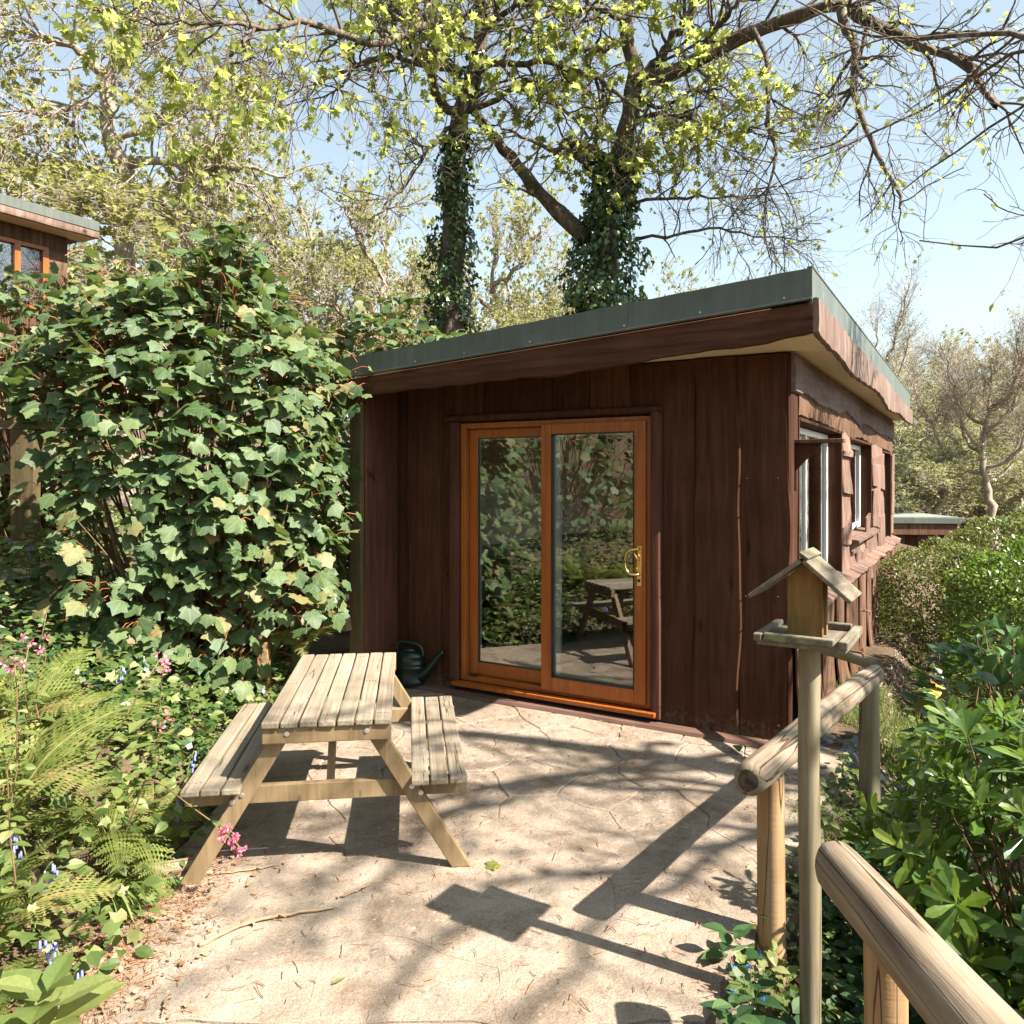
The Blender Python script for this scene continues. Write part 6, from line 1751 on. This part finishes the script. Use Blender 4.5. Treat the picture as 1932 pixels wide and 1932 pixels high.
tree('ivy_clad_tree', 'leaning forked ivy clad tree with a great limb arching right over the cabin roof', limbsB, M['bark_dark'], M['spring_leaf'], [T_SMALL], seed=5,
     ivy=[dict(pts=tr([(1160, 900), (1146, 620), (1136, 560), (1140, 470), (1146, 410), (1160, 340), (1172, 290)], YB - .02), r=[.55, .58, .62, .60, .52, .40, .24], n=6800),
          dict(pts=tr([(1170, 350), (1130, 310), (1090, 280), (1070, 265)], YB), r=[.30, .22, .16, .1], n=700)])

# left tree with a pale gnarled trunk
YC = 16.5
limbsC = [dict(pts=tr([(232, 960), (235, 700), (234, 435), (238, 360), (235, 315), (212, 262), (201, 205), (206, 145), (230, 100), (250, 65), (262, 25), (268, -40), (262, -110)], YC), r0=.30, r1=.07, n1=26, n2=620, tr=(.42, 1), L1=(1.4, 3.6), per=1.87, ls=(.09, .17)),
    dict(pts=tr([(236, 315), (262, 302), (320, 308), (365, 318), (420, 315), (480, 322), (540, 335)], YC, 15), r0=.10, r1=.02, n1=24, n2=560, L1=(1.0, 2.8), per=1.87, ls=(.09, .16)),
    dict(pts=tr([(203, 210), (180, 205), (150, 200), (110, 215), (60, 240), (20, 262)], YC, 15.2), r0=.09, r1=.02, n1=24, n2=600, L1=(1.0, 2.6), per=2.20, ls=(.09, .16)),
    dict(pts=tr([(205, 150), (170, 120), (140, 88), (95, 78), (45, 62), (-20, 70)], YC, 15.5), r0=.10, r1=.025, n1=22, n2=520, L1=(1.0, 2.8), per=1.87, ls=(.09, .16)),
    dict(pts=tr([(232, 100), (300, 70), (360, 40), (420, 0)], YC, 15.5), r0=.08, r1=.02, n1=20, n2=440, L1=(1.0, 2.8), per=1.54, ls=(.08, .15)),
    dict(pts=tr([(236, 330), (300, 380), (345, 420), (370, 470)], YC, 15.5), r0=.06, r1=.015, n1=16, n2=360, L1=(1.0, 2.4), per=1.98, ls=(.08, .15)),
    dict(pts=tr([(215, 265), (290, 240), (350, 210), (420, 200), (480, 190)], YC, 15.5), r0=.07, r1=.015, n1=20, n2=480, L1=(1.0, 2.6), per=1.43, ls=(.08, .15)),
    dict(pts=tr([(234, 345), (180, 330), (130, 318), (80, 330)], YC, 15.5), r0=.06, r1=.015, n1=14, n2=320, L1=(.8, 2.0), per=1.76, ls=(.08, .15))]
tree('pale_barked_tree', 'spreading pale barked tree in young leaf rising behind the bush on the left', limbsC, M['bark_pale'], M['pale_leaf'], [T_SMALL], seed=8)

# sparse tree just outside the picture on the right; its boughs reach into the sky and dapple the patio
def tree_right():
    b = V(7.4, 2.2, float(gz(7.4, 2.2)) - .2)
    top = V(6.9, 1.6, 6.2)
    L = [dict(pts=np.array([b, V(7.3, 2.1, 1.5), V(7.1, 1.9, 3.4), V(7.0, 1.7, 5.0), top, V(6.8, 1.4, 8.0), V(6.7, 1.2, 9.4)]), r0=.26, r1=.05, n1=7, n2=70, tr=(.6, 1), L1=(1, 2.6), per=.8, ls=(.05, .10))]
    tw = dict(L1=(.4, 1.1), per=.8, ls=(.045, .085), b2=(0, 0, -.02), droop=.8)
    def vis(pts, Y0, Y1, r, n1, n2, start): L.append(dict(pts=np.concatenate([[V(*start)], tr(pts, Y0, Y1)]), r0=r, r1=.006, n1=n1, n2=n2, tr=(.3, 1), wob=.008, **tw))
    vis([(2150, 20), (1940, 52), (1816, 67), (1706, 75), (1631, 60), (1566, 35), (1500, 0)], 5.2, 8.0, .05, 14, 150, (6.95, 1.7, 5.3))
    vis([(2160, 60), (1950, 80), (1826, 155), (1716, 215), (1616, 265), (1516, 310)], 5.2, 8.0, .035, 16, 190, (7.0, 1.75, 4.9))
    vis([(2150, 150), (1940, 195), (1841, 265), (1766, 310), (1702, 362)], 5.4, 7.4, .028, 12, 130, (7.05, 1.8, 4.4))
    vis([(2180, 380), (1975, 430), (1880, 470), (1800, 462), (1740, 455)], 5.4, 6.6, .02, 7, 60, (7.1, 1.9, 3.6))
    rs = np.random.RandomState(17)
    for e, z0 in (((7.4, 5.6, 6.2), 5.6), ((8.2, 6.6, 6.4), 5.8), ((4.6, 1.2, 5.2), 4.6), ((3.8, .3, 5.6), 5.2), ((4.4, -1.2, 6.2), 5.4), ((5.4, -2.2, 6.6), 5.6), ((3.6, 1.9, 5.4), 5.4), ((5.0, .4, 7.4), 6.2), ((4.2, -.4, 7.6), 6.8), ((5.6, -1.4, 8.2), 7.2), ((6.0, 4.0, 7.2), 6.2), ((6.4, 5.6, 6.4), 5.8)):
        s = V(7.0, 1.75, z0); e = V(*e); m_ = (s + e) / 2 + V(0, 0, .5) + .25 * rs.randn(3)
        L.append(dict(pts=np.array([s, m_, e]), r0=.05, r1=.01, n1=6, n2=30, tr=(.35, 1), L1=(.5, 1.4), rb=.018, per=.8, ls=(.05, .11), wob=.04))
    tree('overhanging_tree', 'sparse twiggy tree whose thin boughs reach in from the right edge against the sky', L, M['bark_dark'], M['spring_leaf'], [T_BLADE, T_OVATE], seed=21)
tree_right()

def auto_tree(name, label, loc, H, Rc, seed, bark, leafm, n1, n2, per, ls, group=None, r0=.22, first=.3, up=.10, tpl=None, trw=(.014, .005), rise=(.3, .75), rb=.045, wob=.06):
    rs = np.random.RandomState(seed)
    b = V(*loc)
    tp = [b, b + V(.1, .05, H * .25) + .02 * H * rs.randn(3) * V(1, 1, 0), b + V(0, 0, H * .5) + .03 * H * rs.randn(3) * V(1, 1, 0), b + V(0, 0, H * .75) + .03 * H * rs.randn(3) * V(1, 1, 0), b + V(0, 0, H * .94)]
    L = [dict(pts=np.array(tp), r0=r0, r1=.03, n1=n1, n2=n2, tr=(first + .15, 1), L1=(Rc * .3, Rc * .7), per=per, ls=ls, b1=(0, 0, up), b2=(0, 0, up * .4), L2=(.35, 1.1), rb=.05, wob=.03)]
    k = 8
    tq = resample(np.array(tp), 30)
    for i in range(k):
        s = first + (.85 - first) * i / k; p = tq[int(s * 29)]; a = i * 2.4 + rs.rand(); d = V(math.cos(a), math.sin(a), 0)
        rr = Rc * (1 - .35 * s) * rs.uniform(.75, 1.1)
        L.append(dict(pts=np.array([p, p + d * rr * .5 + V(0, 0, rr * .28), p + d * rr + V(0, 0, rr * rs.uniform(*rise))]), r0=r0 * .42, r1=.02, n1=n1, n2=n2, tr=(.25, 1), L1=(Rc * .25, Rc * .6), per=per, ls=ls, b1=(0, 0, up), b2=(0, 0, up * .4), L2=(.35, 1.1), rb=rb, wob=wob))
    return tree(name, label, L, bark, leafm, tpl or [T_DIA], seed=seed, group=group, twig_r=trw, rough_trunk=False)

def again(src, loc, sc, rz, label, group=None):
    o = copy_tree(src); o.location = loc; o.scale = (sc[0], sc[0], sc[1]); o.rotation_euler = (0, 0, rz); o['label'] = label
    if group: o['group'] = group
    return o
def spot(dx, Y, d=-.3):
    x = (dx - 966) / 1470.7 * Y; return (x, Y, float(gz(x, Y)) + d)
def top_h(dy, Y, base): return EYE - (dy - 900.8) / 1470.7 * Y - base

GB = 'pale spring trees massed behind the cabin'
s = spot(735, 25); spring = auto_tree('spring_tree', 'pale spring tree filling the gap between the left bush and the straight ivy clad trunk', s, top_h(345, 25, s[2]), 3.6, 31, M['bark_pale'], M['pale_leaf'], 11, 420, 3.0, (.10, .19), GB, .24, .22)
H0 = top_h(345, 25, s[2])
for dx, dy, Y, w, rz, lb in ((960, 375, 27, 1.0, 1.3, 'pale spring tree between the two ivy clad trunks'), (1075, 480, 24, .75, 2.6, 'lower pale spring tree left of the leaning ivy clad trunk'), (1285, 520, 26, .7, 3.9, 'small pale spring tree just over the roof edge right of the leaning trunk'), (560, 330, 28, 1.1, 5.0, 'pale spring tree behind the right shoulder of the left bush'), (430, 260, 30, 1.3, .6, 'tall pale spring tree behind the top of the left bush'), (80, 330, 30, 1.1, 2.0, 'pale spring tree behind the roof of the upper left cabin'), (850, 500, 22, .7, 4.4, 'low pale spring tree right behind the straight ivy clad trunk')):
    q = spot(dx, Y); again(spring, q, (w, top_h(dy, Y, q[2]) / H0), rz, lb, GB)

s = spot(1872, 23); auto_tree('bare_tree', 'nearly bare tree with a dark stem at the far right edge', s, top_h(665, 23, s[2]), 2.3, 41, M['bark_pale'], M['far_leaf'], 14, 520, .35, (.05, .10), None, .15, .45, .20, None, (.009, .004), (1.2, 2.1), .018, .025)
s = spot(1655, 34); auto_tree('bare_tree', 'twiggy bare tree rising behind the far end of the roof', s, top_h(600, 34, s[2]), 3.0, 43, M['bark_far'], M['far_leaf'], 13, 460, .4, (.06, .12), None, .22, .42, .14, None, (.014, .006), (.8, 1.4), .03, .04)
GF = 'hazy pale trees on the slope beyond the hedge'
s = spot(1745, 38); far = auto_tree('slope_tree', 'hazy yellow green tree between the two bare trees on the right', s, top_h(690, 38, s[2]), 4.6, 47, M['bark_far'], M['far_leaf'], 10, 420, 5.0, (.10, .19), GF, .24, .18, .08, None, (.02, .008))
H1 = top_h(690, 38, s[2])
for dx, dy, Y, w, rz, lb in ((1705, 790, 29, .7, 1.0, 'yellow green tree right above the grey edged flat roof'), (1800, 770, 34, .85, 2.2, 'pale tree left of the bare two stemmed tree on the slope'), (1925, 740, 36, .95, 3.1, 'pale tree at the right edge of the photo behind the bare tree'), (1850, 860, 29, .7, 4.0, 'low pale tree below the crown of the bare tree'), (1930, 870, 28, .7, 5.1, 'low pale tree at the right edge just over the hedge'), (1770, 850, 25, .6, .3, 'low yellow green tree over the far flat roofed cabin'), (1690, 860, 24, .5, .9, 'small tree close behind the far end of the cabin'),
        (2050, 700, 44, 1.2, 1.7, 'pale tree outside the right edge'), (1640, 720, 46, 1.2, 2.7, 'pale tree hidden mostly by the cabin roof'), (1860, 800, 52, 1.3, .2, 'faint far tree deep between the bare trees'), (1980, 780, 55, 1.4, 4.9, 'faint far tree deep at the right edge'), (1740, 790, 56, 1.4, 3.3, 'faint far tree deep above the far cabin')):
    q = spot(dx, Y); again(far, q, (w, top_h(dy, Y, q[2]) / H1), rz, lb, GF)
for k, (x, y, h) in enumerate(((-20, 26, 1.0), (-13, 30, 1.0), (-24, 34, 1.2), (-16, 40, 1.2), (-6, 42, 1.15), (3, 40, 1.05), (10, 44, 1.1), (-9, -8, .9), (-7, -13, 1.0), (-12, 2, .9), (-10, 12, .7))):
    again(spring, (x, y, float(gz(x, y)) - .3), (1.2, h), k * 1.1, ['pale spring tree deep in the wood behind everything', 'pale spring tree standing further up the left slope'][k > 6], 'pale spring trees deep in the wood' if k <= 6 else 'pale spring trees up the left slope')
